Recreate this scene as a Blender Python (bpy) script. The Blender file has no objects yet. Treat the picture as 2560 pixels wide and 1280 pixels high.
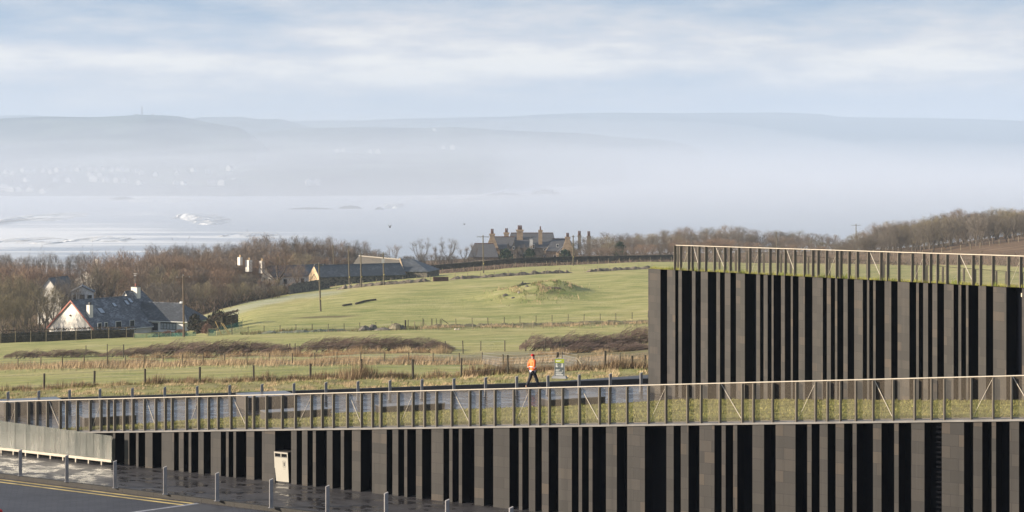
import bpy
# World tuning values
EXPO = 1.05
SKY_LO = (1.12, 1.78, 2.7); SKY_MID = (2.15, 2.5, 3.05); SKY_HI = (3.3, 3.25, 3.4); SKY_TOP = (5.0, 4.65, 4.2); SKY_HOR = (3.4, 3.25, 3.45)
HAZE_D = 1.4e-4; HAZE_C = (.575, .685, .84)
FAR_D = 1.4e-4
MIST_D = 9.5e-4; MIST_C = (.795, .81, .87)
import bpy, math, random
from mathutils import Vector, Matrix, noise as mnoise
random.seed(7)
scene = bpy.context.scene
COL = scene.collection
F = 4978.0            # focal length in photo pixels (2560 wide)
HZ = 390.0            # row of the horizon
HC = 12.0             # camera height above the plaza
R = math.radians

def W(x, y, Y):
    "world point seen at photo pixel (x, y) at distance Y"
    return Vector(((x - 1280) / F * Y, Y, HC - (y - HZ) / F * Y))
def WX(x, Y): return (x - 1280) / F * Y
def onz(x, y, z=0.0):
    Y = (HC - z) * F / (y - HZ)
    return Vector(((x - 1280) / F * Y, Y, z))
def PX(X, Y): return 1280 + X / Y * F
def lerp(a, b, t): return a + (b - a) * t
def interp(tab, x):
    if x <= tab[0][0]: return tab[0][1]
    for (a, va), (b, vb) in zip(tab, tab[1:]):
        if x <= b: return va + (vb - va) * (x - a) / (b - a)
    return tab[-1][1]
def sm(t):
    t = max(0.0, min(1.0, t)); return t * t * (3 - 2 * t)
def nz(x, y, z=0.0): return mnoise.noise(Vector((x, y, z)))

# ---------------------------------------------------------------- mesh builder
class MB:
    def __init__(s): s.v = []; s.f = []; s.m = []; s.col = None
    def add(s, pts, faces, mi=0):
        b = len(s.v); s.v.extend([tuple(p) for p in pts])
        for f in faces: s.f.append(tuple(b + i for i in f)); s.m.append(mi)
        return s
    def box(s, x0, x1, y0, y1, z0, z1, mi=0):
        return s.hexa([(x0,y0,z0),(x1,y0,z0),(x1,y1,z0),(x0,y1,z0)], [(x0,y0,z1),(x1,y0,z1),(x1,y1,z1),(x0,y1,z1)], mi)
    def hexa(s, bot, top, mi=0):
        n = len(bot)
        fs = [tuple(reversed(range(n))), tuple(range(n, 2*n))] + [(i, (i+1) % n, n + (i+1) % n, n + i) for i in range(n)]
        return s.add(list(bot) + list(top), fs, mi)
    def obox(s, c, ax, ay, az, mi=0):
        c = Vector(c); ax = Vector(ax); ay = Vector(ay); az = Vector(az)
        q = [(-1,-1),(1,-1),(1,1),(-1,1)]
        return s.hexa([c + ax*i + ay*j - az for i, j in q], [c + ax*i + ay*j + az for i, j in q], mi)
    def tube(s, p0, p1, r0, r1=None, n=6, mi=0):
        r1 = r0 if r1 is None else r1
        p0 = Vector(p0); p1 = Vector(p1); d = (p1 - p0)
        if d.length < 1e-6: return s
        d.normalize()
        a = d.orthogonal().normalized(); b = d.cross(a)
        A = [p0 + (a*math.cos(2*math.pi*i/n) + b*math.sin(2*math.pi*i/n))*r0 for i in range(n)]
        B = [p1 + (a*math.cos(2*math.pi*i/n) + b*math.sin(2*math.pi*i/n))*r1 for i in range(n)]
        return s.hexa(A, B, mi)
    def poly(s, pts, mi=0): return s.add(pts, [tuple(range(len(pts)))], mi)
    def prism(s, pts, vec, mi=0):
        "closed solid: polygon pts swept along vec"
        vec = Vector(vec); return s.hexa([Vector(p) for p in pts], [Vector(p) + vec for p in pts], mi)
    def grid(s, rows, mi=0):
        b = len(s.v); n = len(rows[0])
        for r in rows: s.v.extend([tuple(p) for p in r])
        for j in range(len(rows) - 1):
            for i in range(n - 1):
                s.f.append((b + j*n + i, b + j*n + i + 1, b + (j+1)*n + i + 1, b + (j+1)*n + i)); s.m.append(mi)
        return s
    def build(s, name, mats, parent=None, smooth=False):
        me = bpy.data.meshes.new(name)
        me.from_pydata(s.v, [], s.f); me.update()
        if not isinstance(mats, (list, tuple)): mats = [mats]
        for m in mats: me.materials.append(m)
        if len(mats) > 1: me.polygons.foreach_set('material_index', s.m)
        if smooth: me.polygons.foreach_set('use_smooth', [True]*len(s.f))
        if s.col is not None:
            ca = me.color_attributes.new('kindmap', 'FLOAT_COLOR', 'POINT')
            ca.data.foreach_set('color', [c for q in s.col for c in q])
        o = bpy.data.objects.new(name, me); COL.objects.link(o)
        if parent is not None: o.parent = parent
        return o

def thing(name, label, cat, loc=(0,0,0), rz=0.0, group=None):
    o = bpy.data.objects.new(name, None); COL.objects.link(o)
    o.location = loc; o.rotation_euler = (0, 0, rz); o.empty_display_size = .2
    return tag(o, label, cat, group)
def tag(o, label, cat, group=None, kind=None):
    o['label'] = label; o['category'] = cat
    if group: o['group'] = group
    if kind: o['kind'] = kind
    return o
def struct(o, label=None):
    o['kind'] = 'structure'
    if label: o['label'] = label
    return o
def stuff(o, label, cat):
    o['kind'] = 'stuff'; o['label'] = label; o['category'] = cat; return o
KIDS = {}
def dup(root, loc=None, rz=None, scale=None, label=None, group=None):
    "copy of a thing with its parts and their sub-parts"
    r = root.copy(); COL.objects.link(r)
    for ch in root.children:
        c = ch.copy(); COL.objects.link(c); c.parent = r
        for g in ch.children:
            d = g.copy(); COL.objects.link(d); d.parent = c
    if loc is not None: r.location = loc
    if rz is not None: r.rotation_euler = (0, 0, rz)
    if scale is not None: r.scale = scale
    if label: r['label'] = label
    if group: r['group'] = group
    return r

# ---------------------------------------------------------------- materials
def nodes(name):
    m = bpy.data.materials.new(name); m.use_nodes = True
    nt = m.node_tree; b = nt.nodes['Principled BSDF']
    return m, nt, b
def N(nt, typ, **kw):
    n = nt.nodes.new(typ)
    for k, v in kw.items():
        if k in n.inputs: n.inputs[k].default_value = v
        else: setattr(n, k, v)
    return n
def L(nt, a, b): nt.links.new(a, b)
def c4(c): return (c[0], c[1], c[2], 1.0)
def ramp(nt, fac, stops):
    r = nt.nodes.new('ShaderNodeValToRGB'); e = r.color_ramp.elements
    e[0].position = stops[0][0]; e[0].color = c4(stops[0][1])
    e[1].position = stops[-1][0]; e[1].color = c4(stops[-1][1])
    for p, c in stops[1:-1]:
        q = e.new(p); q.color = c4(c)
    L(nt, fac, r.inputs['Fac']); return r.outputs['Color']
def mixc(nt, fac, a, b, blend='MIX'):
    m = nt.nodes.new('ShaderNodeMix'); m.data_type = 'RGBA'; m.blend_type = blend
    for s, v in ((0, fac), (6, a), (7, b)):
        if hasattr(v, 'links'): L(nt, v, m.inputs[s])
        else: m.inputs[s].default_value = v if s == 0 else c4(v)
    return m.outputs[2]
def mth(nt, op, a, b=None, c=None):
    m = nt.nodes.new('ShaderNodeMath'); m.operation = op
    for i, v in enumerate((a, b, c)):
        if v is None: continue
        if hasattr(v, 'links'): L(nt, v, m.inputs[i])
        else: m.inputs[i].default_value = v
    return m.outputs[0]
def coords(nt, scale=(1,1,1), kind='Object'):
    t = nt.nodes.new('ShaderNodeTexCoord'); mp = nt.nodes.new('ShaderNodeMapping')
    mp.inputs['Scale'].default_value = scale
    L(nt, t.outputs[kind], mp.inputs['Vector']); return mp.outputs['Vector']
def noise(nt, vec, scale, detail=4, rough=.55):
    n = N(nt, 'ShaderNodeTexNoise', Scale=scale, Detail=detail, Roughness=rough)
    L(nt, vec, n.inputs['Vector']); return n.outputs['Fac']
def bump(nt, b, h, strength, dist):
    n = N(nt, 'ShaderNodeBump', Strength=strength, Distance=dist)
    L(nt, h, n.inputs['Height']); L(nt, n.outputs['Normal'], b.inputs['Normal'])
def mat(name, col, rough=.8, var=.25, scale=3.0, bmp=0.0, metal=0.0, stretch=(1,1,1), spec=.5, rand=0.0):
    "plain surface with blotchy tone variation and optional relief"
    m, nt, b = nodes(name)
    v = coords(nt, stretch)
    f = noise(nt, v, scale, 5)
    lo = [c*(1-var) for c in col]; hi = [min(1, c*(1+var)) for c in col]
    c = ramp(nt, f, [(.3, lo), (.7, hi)])
    if rand:
        oi = nt.nodes.new('ShaderNodeObjectInfo')
        k = mth(nt, 'MULTIPLY_ADD', oi.outputs['Random'], rand*2, 1-rand)
        hs = N(nt, 'ShaderNodeHueSaturation'); L(nt, c, hs.inputs['Color']); L(nt, k, hs.inputs['Value']); c = hs.outputs['Color']
    L(nt, c, b.inputs['Base Color'])
    b.inputs['Roughness'].default_value = rough; b.inputs['Metallic'].default_value = metal
    b.inputs['Specular IOR Level'].default_value = spec
    if bmp: bump(nt, b, f, .6, bmp)
    return m

# ---------------------------------------------------------------- camera
cam = bpy.data.cameras.new('camera'); co = bpy.data.objects.new('camera', cam); COL.objects.link(co)
co.location = (0, 0, HC); co.rotation_euler = (R(90), 0, 0)
cam.sensor_width = 36.0; cam.lens = 36.0 * F / 2560.0
cam.shift_y = -(640 - HZ) / 2560.0
cam.clip_start = 1.0; cam.clip_end = 40000.0
scene.camera = co

# ---------------------------------------------------------------- light
SUN_EL = R(17.0)
S = Vector((-.99, -.15, 0)).normalized() * math.cos(SUN_EL) + Vector((0, 0, math.sin(SUN_EL)))
sl = bpy.data.lights.new('sun', 'SUN'); sl.energy = 5.0; sl.angle = R(.5); sl.color = (1.0, .86, .68)
so = bpy.data.objects.new('sun', sl); COL.objects.link(so)
so.rotation_euler = (-S).to_track_quat('-Z', 'Y').to_euler(); so.location = (-60, -20, 60)
w = bpy.data.worlds.new('World'); scene.world = w; w.use_nodes = True
nt = w.node_tree; bg = nt.nodes['Background']
sky = nt.nodes.new('ShaderNodeTexSky'); sky.sky_type = 'NISHITA'; sky.sun_disc = False
sky.sun_elevation = SUN_EL; sky.sun_rotation = math.atan2(S.x, S.y) % (2*math.pi)
sky.air_density = 1.0; sky.dust_density = 1.5; sky.ozone_density = 2.0
tc = nt.nodes.new('ShaderNodeTexCoord')
sx = nt.nodes.new('ShaderNodeSeparateXYZ'); L(nt, tc.outputs['Generated'], sx.inputs[0])
def skyvec(a, b, c, off):
    mp = nt.nodes.new('ShaderNodeMapping'); mp.inputs['Scale'].default_value = (a, b, c); mp.inputs['Location'].default_value = off
    L(nt, tc.outputs['Generated'], mp.inputs['Vector']); return mp.outputs['Vector']
n1 = noise(nt, skyvec(4.0, 4.0, 36, (1.3, .2, .9)), 1.0, 5, .55)     # long stratus bands
n2 = noise(nt, skyvec(20, 20, 88, (4.1, 2.0, 0)), 1.0, 7, .66)       # finer streaks
n3 = noise(nt, skyvec(2.2, 2.2, 9, (.4, 7.0, 2.0)), 1.0, 3, .5)
cl = mth(nt, 'ADD', mth(nt, 'MULTIPLY', n1, .60), mth(nt, 'MULTIPLY', n2, .40))
# the bright rifted band sits a few degrees above the horizon
band = mth(nt, 'SUBTRACT', 1.0, mth(nt, 'MINIMUM', 1.0, mth(nt, 'ABSOLUTE', mth(nt, 'MULTIPLY', mth(nt, 'SUBTRACT', sx.outputs['Z'], .047), 34.0))))
cl = mth(nt, 'ADD', cl, mth(nt, 'MULTIPLY', band, .115))
cloud = ramp(nt, cl, [(.43, SKY_LO), (.53, SKY_MID), (.61, SKY_HI), (.70, SKY_TOP)])
hor = mth(nt, 'MINIMUM', 1.0, mth(nt, 'MAXIMUM', 0.0, mth(nt, 'MULTIPLY', sx.outputs['Z'], 26.0)))
cloud = mixc(nt, hor, SKY_HOR, cloud)
cov = mth(nt, 'MULTIPLY_ADD', n3, .08, .90)
fin = mixc(nt, cov, sky.outputs['Color'], cloud)
L(nt, fin, bg.inputs['Color']); bg.inputs['Strength'].default_value = .1

vs = scene.view_settings
scene.display_settings.display_device = 'sRGB'
vs.view_transform = 'Standard'; vs.look = 'None'; vs.gamma = 1.0; vs.use_curve_mapping = False
vs.exposure = EXPO
cy = scene.cycles
cy.use_denoising = True
cy.max_bounces = 6; cy.diffuse_bounces = 2; cy.glossy_bounces = 3; cy.transparent_max_bounces = 24; cy.volume_bounces = 2; cy.transmission_bounces = 4
cy.sample_clamp_indirect = 6.0
# ================================================================ materials
def terrain_mat():
    m, nt, b = nodes('field_grass')
    v = coords(nt)
    vc = nt.nodes.new('ShaderNodeVertexColor'); vc.layer_name = 'kindmap'
    sp = nt.nodes.new('ShaderNodeSeparateColor'); L(nt, vc.outputs['Color'], sp.inputs[0])
    big = noise(nt, v, .035, 4); mid = noise(nt, coords(nt, (.5, 1, 1)), .30, 7, .72); fine = noise(nt, v, 3.5, 5, .7)
    g = ramp(nt, big, [(.32, (.200, .250, .075)), (.50, (.325, .335, .125)), (.66, (.470, .385, .185))])
    g2 = ramp(nt, mid, [(.32, (.150, .185, .058)), (.52, (.380, .350, .145)), (.68, (.560, .460, .260))])
    g = mixc(nt, .70, g, g2)
    heath = ramp(nt, mid, [(.25, (.085, .060, .040)), (.5, (.165, .105, .070)), (.75, (.255, .165, .105))])
    dry = ramp(nt, mid, [(.25, (.12, .10, .055)), (.55, (.245, .195, .105)), (.8, (.32, .25, .15))])
    frost = (.33, .38, .36); mud = (.115, .085, .055)
    def rough(ch, amt=.5):
        return mth(nt, 'MINIMUM', 1.0, mth(nt, 'MAXIMUM', 0.0, mth(nt, 'MULTIPLY_ADD', mth(nt, 'SUBTRACT', mid, .5), amt*4.0, mth(nt, 'MULTIPLY_ADD', ch, 1.8, -.4))))
    c = mixc(nt, rough(sp.outputs[0], .3), g, heath)
    al = nt.nodes.new('ShaderNodeVertexColor'); al.layer_name = 'kindmap'
    c = mixc(nt, rough(al.outputs['Alpha'], .35), c, dry)
    c = mixc(nt, mth(nt, 'MULTIPLY', rough(sp.outputs[1], .9), .42), c, frost)
    c = mixc(nt, mth(nt, 'MULTIPLY', rough(sp.outputs[2], .5), .7), c, mud)
    c = mixc(nt, mth(nt, 'MULTIPLY', mth(nt, 'SUBTRACT', fine, .35), .6), c, (.07, .09, .025))
    L(nt, c, b.inputs['Base Color']); b.inputs['Roughness'].default_value = .95
    b.inputs['Specular IOR Level'].default_value = .15
    h = mth(nt, 'ADD', mth(nt, 'MULTIPLY', fine, .5), mid)
    bump(nt, b, h, .9, .5)
    return m
M_TERR = terrain_mat()

def paving_mat(name, col, tile, wet, bscale=1.0):
    "stone setts with a film of water: each sett a little different in tone, gloss and tilt"
    m, nt, b = nodes(name)
    t = nt.nodes.new('ShaderNodeTexCoord'); mp = nt.nodes.new('ShaderNodeMapping')
    mp.inputs['Rotation'].default_value = (0, 0, R(32.6)); L(nt, t.outputs['Object'], mp.inputs['Vector']); v = mp.outputs['Vector']
    br = N(nt, 'ShaderNodeTexBrick', Scale=1.0); L(nt, v, br.inputs['Vector'])
    br.inputs['Brick Width'].default_value = tile[0]; br.inputs['Row Height'].default_value = tile[1]
    br.inputs['Mortar Size'].default_value = .006; br.inputs['Color1'].default_value = (.0, .0, .0, 1); br.inputs['Color2'].default_value = (1, 1, 1, 1)
    br.inputs['Mortar'].default_value = (.5, .5, .5, 1); br.inputs['Bias'].default_value = 0.0
    rb = nt.nodes.new('ShaderNodeSeparateColor'); L(nt, br.outputs['Color'], rb.inputs[0]); r = rb.outputs[0]
    pud = noise(nt, v, .9, 5, .65); fine = noise(nt, v, 9.0, 4, .6)
    c = mixc(nt, r, [x*.7 for x in col], [x*1.3 for x in col])
    c = mixc(nt, mth(nt, 'MULTIPLY', br.outputs['Fac'], .6), c, [x*.35 for x in col])
    L(nt, c, b.inputs['Base Color'])
    dry = mth(nt, 'MINIMUM', 1.0, mth(nt, 'MAXIMUM', 0.0, mth(nt, 'MULTIPLY', mth(nt, 'SUBTRACT', mth(nt, 'MULTIPLY_ADD', r, .16, pud), .48), 7.0)))
    ro = mth(nt, 'MULTIPLY_ADD', dry, mth(nt, 'SUBTRACT', wet, .10), .16)
    L(nt, ro, b.inputs['Roughness']); b.inputs['IOR'].default_value = 1.45
    b.inputs['Specular IOR Level'].default_value = .45
    h = mth(nt, 'ADD', mth(nt, 'MULTIPLY', r, .35*bscale), mth(nt, 'MULTIPLY', fine, .4*bscale))
    h = mth(nt, 'SUBTRACT', h, mth(nt, 'MULTIPLY', br.outputs['Fac'], .5))
    h = mth(nt, 'ADD', h, mth(nt, 'MULTIPLY', noise(nt, v, 2.2, 2), 1.0*bscale))
    bump(nt, b, h, .55, .012)
    return m
M_PAVE = paving_mat('wet_setts', (.046, .044, .047), (.60, .30), .50, 1.0)
M_PAVE2 = paving_mat('wet_plaza_setts', (.032, .031, .034), (.60, .30), .30, 1.3)
def road_mat():
    m, nt, b = nodes('block_paved_road')
    t = nt.nodes.new('ShaderNodeTexCoord'); mp = nt.nodes.new('ShaderNodeMapping')
    mp.inputs['Rotation'].default_value = (0, 0, R(-12)); L(nt, t.outputs['Object'], mp.inputs['Vector']); v = mp.outputs['Vector']
    br = N(nt, 'ShaderNodeTexBrick', Scale=1.0); L(nt, v, br.inputs['Vector'])
    br.inputs['Brick Width'].default_value = .42; br.inputs['Row Height'].default_value = .21; br.inputs['Mortar Size'].default_value = .014
    br.inputs['Color1'].default_value = (.026, .027, .035, 1); br.inputs['Color2'].default_value = (.050, .051, .062, 1); br.inputs['Mortar'].default_value = (.008, .008, .010, 1)
    f = noise(nt, v, 1.2, 5, .6)
    c = mixc(nt, mth(nt, 'MULTIPLY', f, .5), br.outputs['Color'], (.060, .060, .070))
    pt = noise(nt, coords(nt, (.35, .6, 1)), 1.0, 6, .65)
    c = mixc(nt, mth(nt, 'MULTIPLY', mth(nt, 'MAXIMUM', 0.0, mth(nt, 'SUBTRACT', pt, .48)), 3.0), c, (.022, .022, .027))
    L(nt, c, b.inputs['Base Color']); b.inputs['Roughness'].default_value = .62
    bump(nt, b, mth(nt, 'SUBTRACT', noise(nt, v, 30, 3), mth(nt, 'MULTIPLY', br.outputs['Fac'], 1.2)), .5, .006)
    return m
M_ROAD = road_mat()
def stone_mat():
    "dark basalt blocks in courses"
    m, nt, b = nodes('basalt_blocks')
    t = nt.nodes.new('ShaderNodeTexCoord'); sx = nt.nodes.new('ShaderNodeSeparateXYZ'); L(nt, t.outputs['Object'], sx.inputs[0])
    cx = nt.nodes.new('ShaderNodeCombineXYZ'); L(nt, sx.outputs['X'], cx.inputs['X']); L(nt, sx.outputs['Z'], cx.inputs['Y'])
    oi = nt.nodes.new('ShaderNodeObjectInfo')
    L(nt, mth(nt, 'MULTIPLY', oi.outputs['Random'], 7.0), cx.inputs['Z'])
    off = nt.nodes.new('ShaderNodeVectorMath'); off.operation = 'ADD'
    o2 = nt.nodes.new('ShaderNodeCombineXYZ'); L(nt, mth(nt, 'MULTIPLY', oi.outputs['Random'], 13.7), o2.inputs['X']); L(nt, mth(nt, 'MULTIPLY', oi.outputs['Random'], 5.3), o2.inputs['Y'])
    L(nt, cx.outputs[0], off.inputs[0]); L(nt, o2.outputs[0], off.inputs[1]); v = off.outputs[0]
    br = N(nt, 'ShaderNodeTexBrick', Scale=1.0); L(nt, v, br.inputs['Vector'])
    br.inputs['Brick Width'].default_value = .70; br.inputs['Row Height'].default_value = .36; br.inputs['Mortar Size'].default_value = .006
    br.inputs['Color1'].default_value = (0, 0, 0, 1); br.inputs['Color2'].default_value = (1, 1, 1, 1); br.inputs['Mortar'].default_value = (.5, .5, .5, 1)
    br.offset = .37; br.squash = 1.0
    sp = nt.nodes.new('ShaderNodeSeparateColor'); L(nt, br.outputs['Color'], sp.inputs[0])
    f = noise(nt, v, 2.0, 6, .65); f2 = noise(nt, v, 14.0, 4, .6)
    c = ramp(nt, sp.outputs[0], [(0, (.0155, .0138, .0128)), (.30, (.0235, .0208, .0188)), (.62, (.0300, .0262, .0232)), (.86, (.038, .032, .0275)), (1, (.062, .046, .033))])
    c = mixc(nt, mth(nt, 'MULTIPLY', f, .42), c, (.034, .031, .029))
    c = mixc(nt, mth(nt, 'MULTIPLY', mth(nt, 'MAXIMUM', 0.0, mth(nt, 'SUBTRACT', f2, .55)), 1.3), c, (.030, .027, .025))
    c = mixc(nt, mth(nt, 'MULTIPLY', br.outputs['Fac'], .85), c, (.009, .008, .008))
    st = noise(nt, coords(nt, (4.5, 1, .22)), 1.0, 5, .6)      # rain streaks down the face
    c = mixc(nt, mth(nt, 'MULTIPLY', mth(nt, 'MAXIMUM', 0.0, mth(nt, 'SUBTRACT', st, .50)), 2.6), c, (.014, .013, .012))
    c = mixc(nt, mth(nt, 'MULTIPLY', mth(nt, 'MAXIMUM', 0.0, mth(nt, 'SUBTRACT', .42, st)), 2.2), c, (.050, .047, .044))
    L(nt, c, b.inputs['Base Color']); b.inputs['Roughness'].default_value = .72
    bump(nt, b, mth(nt, 'SUBTRACT', f2, br.outputs['Fac']), .4, .008)
    return m
M_STONE = stone_mat()
def glaze_mat(name, col, rough=.25):
    m, nt, b = nodes(name)
    b.inputs['Base Color'].default_value = c4(col); b.inputs['Roughness'].default_value = rough
    b.inputs['Specular IOR Level'].default_value = .08
    return m
M_DARK = glaze_mat('dark_glazing', (.0012, .0020, .0050), .35)
M_REVEAL = glaze_mat('shade_black_reveal', (.0012, .0018, .0040), .7)
M_STEEL = mat('bronze_steel', (.135, .115, .090), .5, .12, 4.0, spec=.4)
M_RAIL = mat('pale_steel', (.52, .46, .37), .45, .1, 3.0)
M_ROD = mat('pale_rod', (.55, .49, .40), .45, .1, 3.0)
M_COPE = mat('concrete_coping', (.20, .19, .18), .8, .25, 1.5, .004)
M_KERB = mat('kerb_stone', (.021, .018, .015), .75, .35, 1.3, .004)
M_KERBD = mat('black_kerb', (.012, .013, .018), .7, .3, 1.3, .004)
M_YEL = mat('yellow_line', (.46, .345, .125), .7, .45, 1.4)
M_STRIP = mat('pale_channel_stone', (.22, .22, .24), .7, .25, 1.2, .003)
M_ASPH = mat('asphalt', (.052, .051, .056), .55, .25, .9, .004)
M_BOLL = mat('grey_bollard_steel', (.23, .22, .22), .45, .12, 5.0)
M_BENCH = mat('basalt_bench', (.030, .025, .023), .6, .25, 2.0, .01)
M_BENCHT = mat('bench_top', (.10, .095, .095), .28, .25, 2.0, .004)
def mesh_mat(name, col, pitch, thr):
    "perforated metal sheet: real round holes in a hexagonal lattice"
    m, nt, b = nodes(name)
    t = nt.nodes.new('ShaderNodeTexCoord'); sx = nt.nodes.new('ShaderNodeSeparateXYZ'); L(nt, t.outputs['Object'], sx.inputs[0])
    k = 2*math.pi/pitch
    a = mth(nt, 'COSINE', mth(nt, 'MULTIPLY', sx.outputs['X'], k)); c = mth(nt, 'COSINE', mth(nt, 'MULTIPLY', sx.outputs['Z'], k*.8))
    hole = mth(nt, 'GREATER_THAN', mth(nt, 'ADD', a, c), thr)
    b.inputs['Base Color'].default_value = c4(col); b.inputs['Roughness'].default_value = .5; b.inputs['Metallic'].default_value = .0
    tr = nt.nodes.new('ShaderNodeBsdfTransparent'); mx = nt.nodes.new('ShaderNodeMixShader')
    L(nt, hole, mx.inputs[0]); L(nt, b.outputs[0], mx.inputs[1]); L(nt, tr.outputs[0], mx.inputs[2])
    L(nt, mx.outputs[0], nt.nodes['Material Output'].inputs['Surface'])
    return m
M_MESH = mesh_mat('perforated_panel', (.19, .155, .115), .020, -.75)
M_MESH2 = mesh_mat('fine_mesh_panel', (.16, .14, .115), .020, -1.25)
def frosted_mat():
    m, nt, b = nodes('weathered_glass')
    v = coords(nt, (5.0, 1, .35)); f = noise(nt, v, 1.0, 5, .6)
    v2 = coords(nt, (.8, 1, .5)); f2 = noise(nt, v2, 1.0, 4, .6)
    c = ramp(nt, mth(nt, 'ADD', mth(nt, 'MULTIPLY', f, .5), mth(nt, 'MULTIPLY', f2, .5)), [(.33, (.075, .085, .080)), (.5, (.145, .148, .134)), (.66, (.23, .222, .195))])
    L(nt, c, b.inputs['Base Color']); b.inputs['Roughness'].default_value = .25
    tr = nt.nodes.new('ShaderNodeBsdfTransparent'); tr.inputs['Color'].default_value = (.85, .93, .88, 1)
    mx = nt.nodes.new('ShaderNodeMixShader')
    L(nt, mth(nt, 'MULTIPLY_ADD', f, -.25, .45), mx.inputs[0]); L(nt, b.outputs[0], mx.inputs[1]); L(nt, tr.outputs[0], mx.inputs[2])
    L(nt, mx.outputs[0], nt.nodes['Material Output'].inputs['Surface'])
    return m
M_FROST = frosted_mat()

# ================================================================ terrain
TX = [-300, 0, 320, 480, 640, 960, 1280, 1620, 2000, 2300, 2560, 2900]
TY = [ # distance, photo row of the ground at each TX
 (110, [1000, 992, 979, 973, 968, 961, 949, 936, 930, 925, 920, 915]),
 (118, [993, 982, 965.5, 959, 953, 947, 935, 921, 905, 900, 895, 890]),
 (140, [965, 951, 938, 934, 931, 926, 922, 910, 880, 870, 860, 855]),
 (165, [936, 924, 917, 916, 915, 913, 912, 898, 850, 840, 830, 820]),
 (200, [908, 900, 893, 890.5, 888, 883, 878, 868, 810, 800, 790, 780]),
 (235, [890, 884, 872, 867, 862, 855, 853, 848, 780, 765, 755, 745]),
 (270, [878, 868, 855, 848, 838, 832, 830, 822, 750, 735, 725, 715]),
 (290, [870, 858, 845, 841, 822, 814, 806, 798, 735, 720, 706, 695]),
 (320, [858, 846, 833, 835, 790, 771, 764, 750, 715, 703, 690, 678]),
 (335, [852, 841, 835, 834, 779, 750, 743, 727, 705, 695.5, 681.5, 669]),
 (350, [845, 835, 826, 800, 764, 729, 721, 704, 695, 688, 673, 660]),
 (380, [832, 820, 795, 772, 748, 712, 694, 680, 678, 670, 645, 622]),
 (430, [802, 792, 772, 751, 729, 698, 675, 664, 660, 645, 610, 580]),
 (480, [782, 772, 754, 735, 716, 688, 662, 654, 649, 626, 592, 556]),
 (560, [760, 750, 736, 721, 706, 682, 654, 646, 640, 615, 586, 548]),
 (650, [745, 738, 728, 716, 705, 684, 655, 645, 640, 620, 592, 560])]
def zrow(y, Y): return HC - (y - HZ) / F * Y
def zp(X): return .03 * (X + 6.0)                # upper plaza level
ROWS = [(102.0, [zp(WX(x, 102)) - .02 for x in TX])] + [(Y, [zrow(y, Y) for y in ys]) for Y, ys in TY]
ROWS += [(800, [-36, -36, -34, -33, -32, -30, -28, -27, -26, -25, -24, -24]), (930, [-53]*12)]
ROWS[0] = (102.0, [min(z, .3) for z in ROWS[0][1]])
GX = [-300 + 20*i for i in range(161)]
GY = [102 + 2.0*i for i in range(0, 105)] + [312 + 4*i for i in range(0, 64)] + [570 + 12*i for i in range(0, 31)]
def _raw(x, Y):
    for (Ya, a), (Yb, b) in zip(ROWS, ROWS[1:]):
        if Y <= Yb:
            t = max(0.0, (Y - Ya) / (Yb - Ya)); break
    else: t = 1.0
    for i in range(len(TX) - 1):
        if x <= TX[i+1]:
            s = max(0.0, (x - TX[i]) / (TX[i+1] - TX[i])); break
    else: i = len(TX) - 2; s = 1.0
    return lerp(lerp(a[i], a[i+1], s), lerp(b[i], b[i+1], s), t)
GZ = [[_raw(x, Y) for x in GX] for Y in GY]
for it in range(6):
    H = [r[:] for r in GZ]
    for j in range(1, len(GY) - 1):
        r0, r1, r2 = H[j-1], H[j], H[j+1]
        for i in range(len(GX)):
            a = r1[max(0, i-1)]; b = r1[min(len(GX)-1, i+1)]
            GZ[j][i] = .4*r1[i] + .15*(a + b + r0[i] + r2[i])
# knoll with rocky ground in the big field
def knoll(X, Y):
    dx = (X - WX(1335, 332)) / 7.5; dy = (Y - 334) / 9.0
    q = math.exp(-(dx*dx + dy*dy)); 
    dx2 = (X - WX(1400, 338)) / 3.4; dy2 = (Y - 338) / 5
    return 2.0*q*(1 + .35*nz(X*.28, Y*.28, 4)) + .9*math.exp(-(dx2*dx2 + dy2*dy2))
for j, Y in enumerate(GY):
    for i, x in enumerate(GX):
        X = WX(x, Y)
        k = sm((Y - 104) / 8)
        GZ[j][i] += k*(.16*nz(X*.11, Y*.11) + .10*nz(X*.33, Y*.33, 3)) + (knoll(X, Y) if 280 < Y < 390 else 0)
        if Y > 104 and Y < 119: GZ[j][i] += k*.10*nz(X*.9, Y*.5, 8)
import bisect
def ground(x, Y):
    "terrain height below photo column x at distance Y"
    j = max(0, min(len(GY) - 2, bisect.bisect_right(GY, Y) - 1)); i = max(0, min(len(GX) - 2, int((x - GX[0]) // 20)))
    t = (Y - GY[j]) / (GY[j+1] - GY[j]); s = (x - GX[i]) / 20.0
    return lerp(lerp(GZ[j][i], GZ[j][i+1], s), lerp(GZ[j+1][i], GZ[j+1][i+1], s), t)
def G(x, Y, dz=0.0): return Vector((WX(x, Y), Y, ground(x, Y) + dz))
def GX_(X, Y): return ground(PX(X, Y), Y)
def F4Y(x): return interp([(-300, 318), (300, 322), (475, 350), (730, 383), (1000, 440), (1210, 442), (1620, 474), (1690, 472), (2000, 430), (2560, 352), (2900, 330)], x)
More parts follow.
